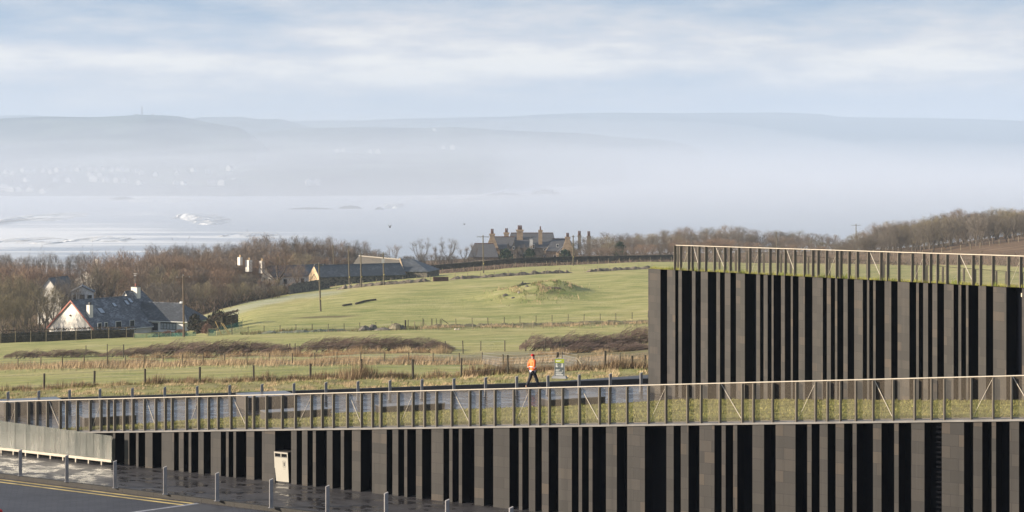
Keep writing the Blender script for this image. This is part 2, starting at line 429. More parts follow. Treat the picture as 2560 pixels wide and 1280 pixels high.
def kinds(x, Y):
    X = WX(x, Y)
    heath = sm((Y - F4Y(x) - 1) / 4.0)
    if x < 380 and Y > 300: heath = max(heath, sm((Y - 345) / 10))
    tan = 0.0
    if Y < 240:
        c = interp([(-300, 172), (0, 170), (640, 172), (1100, 176), (1300, 178), (1620, 172)], x)
        wd = interp([(0, 9), (640, 10), (1000, 14), (1250, 30), (1620, 36)], x)
        tan = max(0.0, 1 - abs(Y - c) / wd) ** .6 * .9
        if Y < 119: tan = max(tan, .45 + .5*nz(X*.35, Y*.25, 5))
        if 1230 < x < 1640 and 125 < Y < 176: tan = max(tan, .9)
    bandF3 = max(0, 1 - abs(Y - interp([(600, 279), (1280, 282), (1620, 282)], x)) / 7) * sm((x - 480) / 80)
    frost = 0.0
    if 470 < x < 1000:
        q = F4Y(min(x, 735)) - Y
        frost = max(0, 1 - abs(q - 14) / 22) * sm((x - 470) / 60) * (1 - sm((x - 780) / 160))
    frost = max(frost, .5*max(0, 1 - abs(Y - 192) / 8) * sm((x - 500) / 100) * (1 - sm((x - 1350)/80)))
    mud = max(0, 1 - ((x - 812)/115)**2 - ((Y - 309)/3.6)**2)
    mud = max(mud, bandF3*.75, max(0, 1 - ((x - 1385)/30)**2 - ((Y - 329)/2)**2), max(0, 1 - ((x - 1380)/45)**2 - ((Y - 341)/3)**2)*1.0)
    if 119 < Y < 123: mud = max(mud, .35)
    return (heath, frost, mud, max(0.0, tan))
tb = MB(); tb.col = []
rows = []
for j, Y in enumerate(GY):
    rows.append([(WX(x, Y), Y, GZ[j][i]) for i, x in enumerate(GX)])
    tb.col += [kinds(x, Y) for x in GX]
tb.grid(rows)
o = tb.build('grassy_terrain', M_TERR, smooth=True); struct(o, 'rolling green fields falling away from the road towards the sea')
# ================================================================ foreground ground
o = MB().poly([(-400, -300, -.6), (400, -300, -.6), (400, 103, -.6), (-400, 103, -.6)]).build('ground', mat('bare_earth', (.08, .07, .05)))
struct(o)
# ================================================================ lower wing of the visitor centre
A0 = Vector((-15.5, 77.6)); A1 = Vector((14.94, 58.1))
class Wall:
    def __init__(s, P, Q):
        s.P = P; s.u = (Q - P).normalized(); s.len = (Q - P).length; s.rz = math.atan2(s.u.y, s.u.x)
        s.inn = Vector((-s.u.y, s.u.x))
    def s(s, px):
        k = (px - 1280) / F
        return (k*s.P.y - s.P.x) / (s.u.x - k*s.u.y)
    def pt(s, t, d=0.0): q = s.P + s.u*t + s.inn*d; return q
LW = Wall(A0, A1); UW = Wall(Vector((6.7, 98.0)), Vector((19.0, 74.7)))
def lz(t): return 1.27 + (4.32 - 1.27) * t / LW.len
def uz(t): return 6.45 + .60 * t / UW.len
def roofz(X, Y): return 2.85 + .0354*(X - .27) - .101*(Y - 67.5)
def roof2z(X, Y): return 6.45 - .0738*(X - 6.7) - .0646*(Y - 98.0)

LCOLS = [(282,288),(311,323),(340,346),(363,381),(404,435),(447,459),(471.5,478),(496,509),(527,552),(565,571.5),(583.5,590),(616,635.5),(655,687.5),
 (728,741.5),(755,768.5),(782,789.5),(817,831),(852,860),(880,901.5),(930,966.5),(981,995.5),(1010.5,1018),(1040,1055),(1078.5,1108.5),(1123,1131),(1147,1155),
 (1186,1209.5),(1233,1273.5),(1297,1305.5),(1322,1338),(1354.5,1371.5),(1396,1429.5),(1446.5,1455),(1472,1481),(1515,1542),(1568,1612),(1666,1684),(1702,1721),
 (1748.5,1786),(1804,1814),(1833,1843),(1881,1910),(1939,1988.5),(2018,2029),(2049,2069),(2089,2110),(2131.5,2141.5),(2182.5,2203.5),(2235.5,2246.5),(2278,2311),
 (2354.5,2410),(2433,2455.5),(2479,2490),(2524,2547.5),(2580,2600)]
UCOLS = [(1620.5,1651),(1668,1688),(1696,1704.5),(1730,1738.5),(1752,1769.5),(1791,1800),(1812,1826),(1840,1862),(1890.5,1900),(1909,1919),(1929,1934),(1952.5,1962),
 (1977,1982),(1996.5,2012),(2031,2057),(2067,2077),(2087.5,2093),(2108.5,2119),(2135.5,2157),(2167.5,2173),(2183,2189),(2211.5,2228),(2244,2273.5),(2290.5,2297),
 (2308,2320),(2331,2343),(2360,2384),(2396,2403),(2415,2421),(2446,2465),(2483,2515.5),(2555,2590),(2610,2640)]

def build_wing(wall, zf, cols, root, z0, depth, s_end, top_gap):
    edges = [(wall.s(a), wall.s(b)) for a, b in cols]
    # columns of stacked basalt; shade on the cheeks of each recess is painted near black
    for a, b in edges:
        m = MB(); ta = zf(a) - top_gap; tb_ = zf(b) - top_gap
        v = [(a,0,z0),(b,0,z0),(b,depth,z0),(a,depth,z0),(a,0,ta),(b,0,tb_),(b,depth,tb_),(a,depth,ta)]
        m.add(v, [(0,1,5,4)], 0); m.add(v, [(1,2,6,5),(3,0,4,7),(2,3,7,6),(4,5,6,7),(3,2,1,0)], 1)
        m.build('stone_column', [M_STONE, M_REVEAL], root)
    gaps = [(edges[i][1], edges[i+1][0]) for i in range(len(edges) - 1)]
    for a, b in gaps:
        ta = zf(a) - top_gap; tb_ = zf(b) - top_gap; d0 = depth - .03
        m = MB().hexa([(a+.003,d0,z0),(b-.003,d0,z0),(b-.003,d0+.02,z0),(a+.003,d0+.02,z0)], [(a+.003,d0,ta),(b-.003,d0,tb_),(b-.003,d0+.02,tb_),(a+.003,d0+.02,ta)])
        m.build('window', M_DARK, root)
    return edges, gaps

lower = thing('visitor_centre_wing', 'long low basalt and glass wing whose turf roof rises out of the plaza', 'building', (A0.x, A0.y, 0), LW.rz)
ledges, lgaps = build_wing(LW, lz, LCOLS, lower, 0.0, .55, 0, .05)
# louvred vent beside a wide pier
a, b = LW.s(2339), LW.s(2354)
m = MB()
for i in range(26): m.box(a, b - .005, .05, .14, .12 + i*.15, .17 + i*.15)
m.build('louvre', M_REVEAL, lower)
a, b = LW.s(-60), LW.s(2640)
m = MB().hexa([(a,-.05,lz(a)-.05),(b,-.05,lz(b)-.05),(b,.60,lz(b)-.05),(a,.60,lz(a)-.05)], [(a,-.05,lz(a)+.01),(b,-.05,lz(b)+.01),(b,.60,lz(b)+.01),(a,.60,lz(a)+.01)])
m.build('coping', M_COPE, lower)
m = MB(); e = ledges[0][0] - .02
m.hexa([(a,.3,-.05),(e,.3,-.05),(e,.55,-.05),(a,.55,-.05)], [(a,.3,lz(a)-.055),(e,.3,lz(e)-.055),(e,.55,lz(e)-.055),(a,.55,lz(a)-.055)])
m.build('retaining_wall', mat('light_well_wall', (.07, .068, .062), .8, .3, 1.0), lower)

# turf roof: leaves the coping and slopes down until the paving meets it
def to_local(wall, X, Y): q = Vector((X, Y)) - wall.P; return q.dot(wall.u), q.dot(wall.inn)
def roof_hit(x, y):
    k = (x - 1280) / F; sl = (y - HZ) / F
    # 12 - sl*Y = 2.85+.0354(kY-.27)-.101(Y-67.5)
    c0 = 2.85 - .0354*.27 + .101*67.5
    Y = (HC - c0) / (sl + .0354*k - .101); return Vector((k*Y, Y))
EDGE = [(60,1068),(110,1066),(300,1058),(454,1052),(640,1042),(900,1033),(1280,1021),(1620,1007)]
edge_w = [roof_hit(x, y) for x, y in EDGE]
M_TURF = mat('roof_turf', (.19, .18, .058), .95, .45, .9, .10, spec=.1)
rows = []
NS = 90
sa, sb = LW.s(70), LW.s(2640)
def far_edge(t):
    "how deep the turf runs behind the coping at wall position t"
    best = None
    for (p, q) in zip(edge_w, edge_w[1:]):
        a_, da = to_local(LW, p.x, p.y); b_, db = to_local(LW, q.x, q.y)
        if a_ <= t <= b_: return lerp(da, db, (t - a_) / (b_ - a_))
    a_, da = to_local(LW, edge_w[0].x, edge_w[0].y)
    if t < a_: return da
    return 34.0
for i in range(NS + 1):
    t = lerp(sa, sb, i / NS); dmax = max(.8, far_edge(t)); row = []
    for j in range(25):
        d = .62 + (dmax - .62) * j / 24; q = LW.pt(t, d)
        z = roofz(q.x, q.y) + .05 + (.05*nz(q.x*.8, q.y*.8) if 0 < j < 24 else 0)
        if j == 24: z -= .12
        row.append((t, d, z))
    rows.append(row)
MB().grid(rows).build('turf_roof', M_TURF, lower, smooth=True)
gb = MB(); rg = random.Random(3)
for i in range(30000):
    t = rg.uniform(sa, sb); dm = max(.9, far_edge(t)); d = .66 + (dm - .7) * rg.random() ** 1.2
    q = LW.pt(t, d)
    if UW.inn.dot(q - UW.P) > -.05 and q.x > 6: continue
    cl = nz(q.x*1.1, q.y*1.1, 4)
    h = rg.uniform(.05, .12) * (1 + .7*cl); w = .018; a = rg.uniform(0, 6.28); lx = rg.uniform(-.06, .10)
    z = roofz(q.x, q.y) + .03
    gb.add([(t - w*math.cos(a), d - w*math.sin(a), z), (t + w*math.cos(a), d + w*math.sin(a), z), (t + lx, d + rg.uniform(-.05, .05), z + h)], [(0,1,2)], 0 if cl < .15 else 1)
o = gb.build('grass', [mat('turf_blade', (.27, .245, .09), .9, .4, 1.5, spec=.1), mat('turf_blade_dark', (.15, .16, .045), .9, .4, 1.5, spec=.1)], lower); o['kind'] = 'stuff'

# ================================================================ upper wing
upper = thing('visitor_centre_wing', 'taller far wing of banded basalt piers and dark glass with its own turf roof', 'building', (UW.P.x, UW.P.y, 0), UW.rz)
uedges, ugaps = build_wing(UW, uz, UCOLS, upper, -1.0, .50, 0, .0)
# last recess: sunlit reveal painted as a pale box, reflections as green panes
a, b = LW, LW
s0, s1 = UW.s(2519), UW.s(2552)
MB().box(s0 + .6, s1 - .02, .12, .40, uz(s1) - .34, uz(s1) - .20).build('sunlit_reveal', M_RAIL, upper)
m = MB(); a = UW.s(2546); b = UW.s(2554.4)
m.box(a, b, .30, .40, 3.6, 4.6); m.box(a, b, .30, .40, 5.0, 5.35); m.box(a, b, .30, .40, 5.6, 6.5)
m.build('green_reflection', glaze_mat('reflection_green', (.045, .07, .062), .15), upper)
# body behind the columns
def U(X, Y): return to_local(UW, X, Y)
B1 = UW.pt(34.0); far1 = Vector((40, 84)); far2 = Vector((36, 101.5)); far0 = Vector((7.4, 98.6))
body = [UW.pt(.0, .52), UW.pt(34.0, .52), far1, far2, far0]
def loc(q, z): a, b = to_local(UW, q.x, q.y); return (a, b, z)
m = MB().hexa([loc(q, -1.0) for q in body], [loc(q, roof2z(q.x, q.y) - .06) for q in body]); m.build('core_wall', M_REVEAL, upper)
rp = [UW.pt(-.02, -.03), UW.pt(34.0, -.03), far1, far2, far0]
rows = []
for i in range(61):
    t = 34.0*i/60; row = []
    e0 = UW.pt(t, -.02); e1 = far0 + (far2 - far0) * (i/60)
    for j in range(16):
        q = e0 + (e1 - e0) * (j/15); z = roof2z(q.x, q.y) + .04 + .05*nz(q.x*.9, q.y*.9, 2)
        if j == 0: z = uz(t) + .01
        row.append(loc(q, z))
    rows.append(row)
MB().grid(rows).build('turf_roof', M_TURF, upper, smooth=True)
gb = MB()
for i in range(9000):
    t = rg.uniform(.1, 30); d = abs(rg.gauss(0, .5)) if rg.random() < .75 else rg.uniform(0, 9)
    q = UW.pt(t, d + .02); cl = nz(t*1.3, 3, 1)
    h = rg.uniform(.04, .15) * (1 + 1.0*cl) * (1.2 if d < .3 else .8); w = .016
    z = (uz(t) if d < .1 else roof2z(q.x, q.y)) + .02
    gb.add([(t - w, d, z), (t + w, d, z), (t + rg.uniform(-.05, .09), d - rg.uniform(0, .05), z + h)], [(0,1,2)], 0 if cl < .2 else 1)
o = gb.build('grass', [mat('roof_blade', (.19, .19, .055), .9, .4, 1.5, spec=.1), mat('roof_blade_dark', (.12, .14, .035), .9, .4, 1.5, spec=.1)], upper); o['kind'] = 'stuff'

# ================================================================ fences along the roof edges
def roof_fence(name, label, wall, posts, zf, d_mesh, H, meshmat, bright, thin, fin=.145, thick=.036, group=None, railm=None):
    root = thing(name, label, 'fence', (wall.P.x, wall.P.y, 0), wall.rz, group)
    ss = [wall.s(x) for x in posts]
    a, b = ss[0], ss[-1] + thick
    z = lambda t: zf(t)
    m = MB().hexa([(a,d_mesh-.03,z(a)+H-.026),(b,d_mesh-.03,z(b)+H-.026),(b,d_mesh+.04,z(b)+H-.026),(a,d_mesh+.04,z(a)+H-.026)],
                  [(a,d_mesh-.03,z(a)+H),(b,d_mesh-.03,z(b)+H),(b,d_mesh+.04,z(b)+H),(a,d_mesh+.04,z(a)+H)])
    m.build('top_rail', railm or M_RAIL, root)
    m = MB().hexa([(a,d_mesh+.012,z(a)+.02),(b,d_mesh+.012,z(b)+.02),(b,d_mesh+.03,z(b)+.02),(a,d_mesh+.03,z(a)+.02)],
                  [(a,d_mesh+.012,z(a)+.045),(b,d_mesh+.012,z(b)+.045),(b,d_mesh+.03,z(b)+.045),(a,d_mesh+.03,z(a)+.045)])
    m.build('bottom_rail', M_STEEL, root)
    for i, t in enumerate(ss):
        zz = z(t)
        f0 = d_mesh - fin; f1 = d_mesh - .004
        MB().hexa([(t,f0,zz),(t+thick,f0,zz),(t+thick,f1,zz),(t,f1,zz)], [(t,f0,zz+H-.04),(t+thick,f0,zz+H-.04),(t+thick,f1,zz+H-.04),(t,f1,zz+H-.04)]).build('post', M_STEEL, root)
        if i + 1 < len(ss):
            p = t + thick + .004; q = ss[i+1] - .004
            zp_, zq = z(p), z(q)
            m = MB().add([(p,d_mesh,zp_+.05),(q,d_mesh,zq+.05),(q,d_mesh,zq+H-.04),(p,d_mesh,zp_+H-.04)], [(0,1,2,3)])
            m.build('mesh_panel', meshmat, root)
            if posts[i] in bright or posts[i] in thin:
                r = .014 if posts[i] in bright else .006
                up = posts[i] in bright
                za, zb = (zp_+H-.05, zq+.06) if up else (zp_+.06, zq+H-.05)
                MB().tube((p, d_mesh-.025, za), (q, d_mesh-.025, zb), r, r, 6).build('brace_rod', M_ROD, root)
    return root
LPOST = [-34, 14, 38, 70, 91, 117, 149, 165, 192, 224, 251, 269, 285, 308, 331, 360, 388, 412, 429, 465, 495, 520, 544, 576, 614, 633, 665, 704, 737, 777, 804, 832, 867, 902, 930, 951,
 994, 1031, 1060, 1090, 1128, 1173, 1199, 1236, 1283, 1322, 1347, 1372, 1405, 1447, 1497, 1522, 1566, 1619, 1663, 1717, 1751, 1798, 1854, 1882, 1930, 1989, 2037, 2067, 2099, 2138,
 2181, 2231, 2285, 2327, 2359, 2426, 2481, 2527, 2590, 2640]
roof_fence('mesh_fence', 'bronze fin and perforated mesh fence along the near lower roof edge', LW, LPOST, lambda t: lz(t) + .012, .10, 1.27, M_MESH,
           {117, 360, 576, 867, 1128, 1447, 1798, 2181, 2527}, {14, 224, 465, 737, 994, 1283, 1619, 1989, 2426})
UPOST = [1685, 1699.6, 1719.5, 1728.5, 1745.5, 1762.5, 1784, 1810, 1823.6, 1845, 1872.5, 1895, 1922.7, 1941.4, 1961, 1984.8, 2009, 2029.7, 2043, 2064, 2089, 2100, 2120.5, 2141, 2168.8,
 2200, 2216.8, 2244.6, 2278, 2306.7, 2324, 2341, 2365, 2394, 2430, 2448.7, 2480, 2518, 2549, 2585, 2625]
roof_fence('mesh_fence', 'bronze fin fence standing on the front edge of the taller far wing', UW, UPOST, lambda t: uz(t) + .012, .12, 1.2, M_MESH2,
           {1728.5, 1784, 1961, 2168.8, 2394, 2585}, {1699.6, 1872.5, 2064, 2278, 2518}, .14, .034)
# fence down the back of the same roof
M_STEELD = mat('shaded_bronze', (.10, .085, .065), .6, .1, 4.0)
BW = Wall(Vector((8.05, 98.35)), Vector((36, 101.2)))
def bz(t): q = BW.pt(t); return roof2z(q.x, q.y) + .04
BPOST = [1692, 1743, 1796, 1836.7, 1864.6, 1906.6, 1949.6, 1974, 2018, 2071, 2096, 2138, 2165.5, 2206.5, 2245, 2288.5, 2314, 2354, 2406.7, 2435, 2487.7, 2512.7, 2552, 2590]
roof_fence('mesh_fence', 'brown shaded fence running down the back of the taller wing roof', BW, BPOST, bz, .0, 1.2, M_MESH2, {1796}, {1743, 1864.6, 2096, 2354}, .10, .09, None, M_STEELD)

# ================================================================ plaza, pavement, road
K0 = onz(0, 1185); K1 = onz(440, 1238.5)
KW = Wall(Vector((K0.x, K0.y)), Vector((K1.x, K1.y)))          # outer edge of the near kerb
p = [KW.pt(-30), KW.pt(40), LW.pt(LW.s(2700)), LW.pt(-25)]
p = [KW.pt(-30, .14), KW.pt(45, .14), LW.pt(40, .62), LW.pt(-25, .62)]
struct(MB().poly([(q.x, q.y, 0) for q in p]).build('wet_pavement', M_PAVE), 'dark wet stone pavement in front of the low wing')
m = MB()
for i in range(84):
    t = -20 + .75*i
    c = [KW.pt(t + .004), KW.pt(t + .746), KW.pt(t + .746, .139), KW.pt(t + .004, .139)]
    h = .005 + rg.uniform(-.002, .003)
    m.hexa([(q.x, q.y, -.25) for q in c], [(q.x, q.y, h) for q in c])
struct(m.build('kerb', M_KERB), 'dark stone kerb along the wet pavement')
rd = [KW.pt(-60, -.002), KW.pt(60, -.002), KW.pt(60, -60), KW.pt(-60, -60)]
struct(MB().poly([(q.x, q.y, -.15) for q in rd]).build('road', M_ROAD), 'grey block paved road in the near corner')
s_end = to_local(KW, *onz(492, 1262, -.146).xy)[0]
for nm, d0 in (('yellow_line', -.20), ('yellow_line', -.60)):
    c = [KW.pt(-30, d0), KW.pt(s_end, d0), KW.pt(s_end, d0 - .15), KW.pt(-30, d0 - .15)]
    struct(MB().poly([(q.x, q.y, -.146) for q in c]).build('yellow_line', M_YEL))
a = onz(496, 1259, -.15); b = onz(330, 1282, -.15); d = (b - a).normalized(); nn = Vector((-d.y, d.x, 0))
m = MB()
for i in range(6):
    q0 = a + d*(.02 + i*.62); m.obox(q0 + d*.30 + Vector((0, 0, .0)), d*.298, nn*.10, (0, 0, .012))
struct(m.build('channel_kerb', M_STRIP), 'pale flush stone strip crossing the road')
q = [a + d*0 - nn*.12, a + d*6 - nn*.12, a + d*6 - nn*14, a - nn*14]
if (q[2] - a).x < 0: q = [a + nn*.12, a + d*6 + nn*.12, a + d*6 + nn*14, a + nn*14]
struct(MB().poly([(v.x, v.y, -.145) for v in q]).build('asphalt_apron', M_ASPH))
# upper plaza
rows = []
for j in range(60):
    row = []
    for i in range(60):
        t = lerp(-10, 38, i/59); Yt = 101.7
        e0 = LW.pt(LW.s(-80) + (LW.s(2640) - LW.s(-80))*i/59, .62)
        e1 = Vector((lerp(-34, 22, i/59), Yt)); q = e0 + (e1 - e0)*(j/59)
        row.append((q.x, q.y, max(roofz(q.x, q.y), zp(q.x))))
    rows.append(row)
struct(MB().grid(rows).build('wet_plaza', M_PAVE2, smooth=False), 'pale reflecting wet plaza behind the low roof')
# black kerb behind the plaza and the tarmac lane beyond it
KB = [(0, 1008.5), (320, 1000), (640, 990.5), (960, 979.5), (1280, 969), (1620, 956)]
pts = []
for x, y in [(-60, 1010)] + KB + [(1700, 953)]:
    k = (x - 1280)/F; Y = 101.0
    for _ in range(20): Y = (HC - zp(k*Y)) * F / (y - HZ)
    pts.append(Vector((k*Y, Y, zp(k*Y))))
m = MB(); HK = .20
for p_, q_ in zip(pts, pts[1:]):
    dv = (q_ - p_); nn = Vector((-dv.y, dv.x, 0)).normalized()*.22
    m.hexa([p_ - Vector((0,0,.2)), q_ - Vector((0,0,.2)), q_ + nn - Vector((0,0,.2)), p_ + nn - Vector((0,0,.2))],
           [p_ + Vector((0,0,HK)), q_ + Vector((0,0,HK)), q_ + nn + Vector((0,0,HK)), p_ + nn + Vector((0,0,HK))])
struct(m.build('black_kerb', M_KERBD), 'raised black kerb between plaza and lane')
KBX = [(p_.x, p_.y) for p_ in pts]
lane = MB(); rows = [[], []]
for x, y in [(1180, 961), (1300, 957.5), (1400, 951.5), (1500, 944.5), (1620, 936), (1760, 928)]:
    k = (x - 1280)/F; Y = 104.0
    for _ in range(20): Y = (HC - zp(k*Y) - HK) * F / (y - HZ)
    Yk = interp(KBX, k*103) + .2
    rows[0].append((k*103, Yk, zp(k*103) + HK - .03)); rows[1].append((k*Y, max(Y, Yk + .1), zp(k*Y) + HK - .02))
mid = [tuple((Vector(a_) + Vector(b_))/2) for a_, b_ in zip(rows[0], rows[1])]
struct(lane.grid([rows[0], mid, rows[1]]).build('lane', M_ASPH), 'grey tarmac lane behind the black kerb')
# ================================================================ bollards
ORD = ['first','second','third','fourth','fifth','sixth','seventh','eighth','ninth','tenth','eleventh','twelfth','thirteenth','fourteenth','fifteenth','sixteenth','seventeenth','eighteenth','nineteenth','twentieth','twenty-first']
def bollard_mesh(h, w):
    m = MB(); a = w/2; e = .006
    # square shaft with a raked top and slightly eased corners
    o8 = [(-a+e,-a),(a-e,-a),(a,-a+e),(a,a-e),(a-e,a),(-a+e,a),(-a,a-e),(-a,-a+e)]
    m.hexa([(x, y, 0) for x, y in o8], [(x, y, h - .05*(.5 - x/w)) for x, y in o8])
    return m
def base_plate(w):
    a = w/2 + .035; return MB().box(-a, a, -a, a, .0, .014)
ROT = math.atan2(.247, .97)
proto = thing('bollard', '', 'bollard')
bollard_mesh(1.0, .125).build('shaft', M_BOLL, proto); base_plate(.125).build('base_plate', M_BOLL, proto)
LB = [(51,1190),(165,1203),(284,1219),(409,1235),(540,1253),(678,1270)]
lb = [onz(x, y) for x, y in LB]
dv = (lb[-1] - lb[0]) / 5
near = [lb[0] + dv*i for i in range(-1, 10)]
for i, q in enumerate(near):
    o = proto if i == 0 else dup(proto)
    o.location = (q.x, q.y, .004); o.rotation_euler = (0, 0, ROT + .02*rg.uniform(-1, 1))
    o['label'] = f'grey square steel bollard on the wet near pavement, {ORD[max(0,i-1)]} of the near row' if i else 'grey square steel bollard at the leftmost edge of the near pavement'
    o['group'] = 'bollards on the near pavement'
ubx = [20, 97, 174, 250, 331, 412, 493, 574, 655, 735, 815, 895, 975, 1055, 1135, 1214, 1292, 1370, 1448, 1526, 1603]
for i, x in enumerate(ubx):
    o = dup(proto); X = WX(x, 98.0)
    o.location = (X, 98.0, zp(X) + .003); o.rotation_euler = (0, 0, .16 + .02*rg.uniform(-1, 1)); o.scale = (1.05, 1.05, .98)
    o['label'] = f'grey square bollard on the far plaza edge, {ORD[i]} of the far row from the left'
    o['group'] = 'bollards along the far plaza edge'

# ================================================================ litter bin
M_CREAM = mat('cream_bin_paint', (.42, .395, .335), .4, .05, 2.0)
M_INK = mat('dark_ink', (.05, .05, .05), .7, .1)
M_INK2 = mat('faded_ink', (.33, .31, .27), .7, .1)
p0 = onz(688, 1205); p1 = onz(722, 1208.7)
uu = (p1 - p0).normalized(); bw = (p1 - p0).length
binr = thing('litter_bin', 'tall cream recycling bin with two dark slots standing in a recess of the low wing', 'bin', (p0.x, p0.y, .004), math.atan2(uu.y, uu.x))
H = 1.13; ln = -.075          # front leans out towards the top
def fr(t, z, d=0.0): return (t, ln*z/H + d, z)
m = MB()
# front sheet with two slots
z0, z1, z2 = .04, .955, 1.075
for (ta, tb2, za, zb) in [(0, bw, z0, z1), (0, .035, z1, z2), (bw/2 - .018, bw/2 + .018, z1, z2), (bw - .035, bw, z1, z2), (0, bw, z2, H)]:
    m.hexa([fr(ta, za), fr(tb2, za), fr(tb2, za, .02), fr(ta, za, .02)], [fr(ta, zb), fr(tb2, zb), fr(tb2, zb, .02), fr(ta, zb, .02)])
m.build('front_panel', M_CREAM, binr)
m = MB(); m.hexa([fr(.0, z0, .022), fr(bw, z0, .022), (bw, .62, z0), (0, .62, z0)], [fr(.0, H - .004, .022), fr(bw, H - .004, .022), (bw, .55, H - .004), (0, .55, H - .004)])
m.build('body', M_DARK, binr)
m = MB().hexa([fr(-.004, H - .002, -.004), fr(bw + .004, H - .002, -.004), (bw + .004, .56, H - .002), (-.004, .56, H - .002)], [fr(-.004, H + .012, -.004), fr(bw + .004, H + .012, -.004), (bw + .004, .56, H + .012), (-.004, .56, H + .012)])
m.build('lid', mat('bin_lid', (.10, .09, .085), .5), binr)
MB().box(.03, bw - .03, .04, .56, -.004, .045).build('plinth', M_INK, binr)
for k in range(2):
    t0 = .035 if k == 0 else bw/2 + .018; t1 = bw/2 - .018 if k == 0 else bw - .035
    m = MB(); m.hexa([fr(t0, z1 - .02, -.012), fr(t1, z1 - .02, -.012), fr(t1, z1 - .02, -.001), fr(t0, z1 - .02, -.001)], [fr(t0, z1, -.012), fr(t1, z1, -.012), fr(t1, z1, -.001), fr(t0, z1, -.001)])
    m.build('slot_lip', M_COPE, binr)
m = MB(); ix = bw*.72; iz = .70; iw = .065; ih = .115; g = .008
for (ta, tb2, za, zb) in [(ix-iw, ix+iw, iz+ih-g, iz+ih), (ix-iw, ix+iw, iz-ih, iz-ih+g), (ix-iw, ix-iw+g, iz-ih+g, iz+ih-g), (ix+iw-g, ix+iw, iz-ih+g, iz+ih-g)]:
    m.hexa([fr(ta, za, -.003), fr(tb2, za, -.003), fr(tb2, za, -.0005), fr(ta, za, -.0005)], [fr(ta, zb, -.003), fr(tb2, zb, -.003), fr(tb2, zb, -.0005), fr(ta, zb, -.0005)])
for (hw, za, zb) in [(.010, iz+.055, iz+.085), (.026, iz-.08, iz+.055)]:
    m.hexa([fr(ix-hw, za, -.003), fr(ix+hw, za, -.003), fr(ix+hw, za, -.0005), fr(ix-hw, za, -.0005)], [fr(ix-hw, zb, -.003), fr(ix+hw, zb, -.003), fr(ix+hw, zb, -.0005), fr(ix-hw, zb, -.0005)])
m.build('bottle_emblem', M_INK, binr)
m = MB()
for (x0, x1, zz) in [(-.055, -.02, .545), (-.012, .055, .545), (-.045, .045, .49)]:
    m.hexa([fr(ix+x0, zz, -.003), fr(ix+x1, zz, -.003), fr(ix+x1, zz, -.0005), fr(ix+x0, zz, -.0005)], [fr(ix+x0, zz+.018, -.003), fr(ix+x1, zz+.018, -.003), fr(ix+x1, zz+.018, -.0005), fr(ix+x0, zz+.018, -.0005)])
m.build('caption', M_INK2, binr)

# ================================================================ glass balustrade beside the low end of the wing
gr = thing('glass_balustrade', 'weathered glass balustrade on a pale steel kerb rail at the left end of the wing', 'balustrade', (A0.x, A0.y, 0), LW.rz)
xs = [-36, 18, 38, 66, 97, 112, 139, 172, 200, 217, 234, 257, 279.5]
d0 = -.42
def sg(x): # wall position at offset plane
    k = (x - 1280)/F; P = LW.P + LW.inn*d0
    return (k*P.y - P.x) / (LW.u.x - k*LW.u.y)
gs = [sg(x) for x in xs]
def gtop(t): return lerp(1.33, 1.16, (t - gs[0]) / (gs[-1] - gs[0]))
def gbase(t): return .24
for a, b in zip(gs, gs[1:]):
    MB().hexa([(a+.008,d0,gbase(a)),(b-.008,d0,gbase(b)),(b-.008,d0+.018,gbase(b)),(a+.008,d0+.018,gbase(a))], [(a+.008,d0,gtop(a)),(b-.008,d0,gtop(b)),(b-.008,d0+.018,gtop(b)),(a+.008,d0+.018,gtop(a))]).build('glass_pane', M_FROST, gr)
MB().box(gs[0], gs[-1], d0-.04, d0+.05, .14, .235).build('base_rail', M_RAIL, gr)
for i in range(9):
    t = lerp(gs[0] + .9, gs[-1] - .55, i/8)
    MB().box(t, t + .05, d0-.035, d0+.04, 0, .14).build('foot', M_RAIL, gr)

# ================================================================ stone benches on the plaza
def bench(px, label):
    "front left foot on the sloping paving, photo column of the right end, top height at the left, depth"
    xl, yl, xr, hl, depth = px
    a = roof_hit(xl, yl)
    if roofz(a.x, a.y) < zp(a.x):
        k = (xl - 1280)/F; Y = 95.0
        for _ in range(25): Y = (HC - zp(k*Y)) * F / (yl - HZ)
        a = Vector((k*Y, Y))
    gz = lambda q: max(roofz(q.x, q.y), zp(q.x))
    d = Vector((.90, .436)); k = (xr - 1280)/F
    ln = (k*a.y - a.x) / (d.x - k*d.y)
    za = gz(a); ht = hl*a.y/F*1.15
    r = thing('stone_bench', label, 'bench', (a.x, a.y, za), math.atan2(d.y, d.x), 'stone benches on the plaza')
    MB().box(0, ln, 0, depth, -.9, ht - .05).build('block', M_BENCH, r)
    MB().box(-.012, ln + .012, -.012, depth + .012, ht - .05, ht).build('seat_slab', M_BENCHT, r)
bench((10, 1041, 155, 30, 1.3), 'dark basalt bench at the far left of the plaza behind the glass balustrade')
bench((211, 1070, 341, 22, .8), 'long low basalt bench sunk in the turf above the end of the glass balustrade')
bench((621, 1027, 743, 29, 1.9), 'tall basalt bench with a shining wet top, set back behind the longest bench')
bench((668, 1052, 828, 18, .9), 'longest low basalt bench, rising along the turf edge beside the tall wet topped bench')
bench((957, 1035, 1112, 16, .9), 'basalt bench at the turf edge in the middle of the plaza')
bench((1372, 1019, 1513, 17, 1.0), 'basalt bench at the turf edge nearest the taller wing')

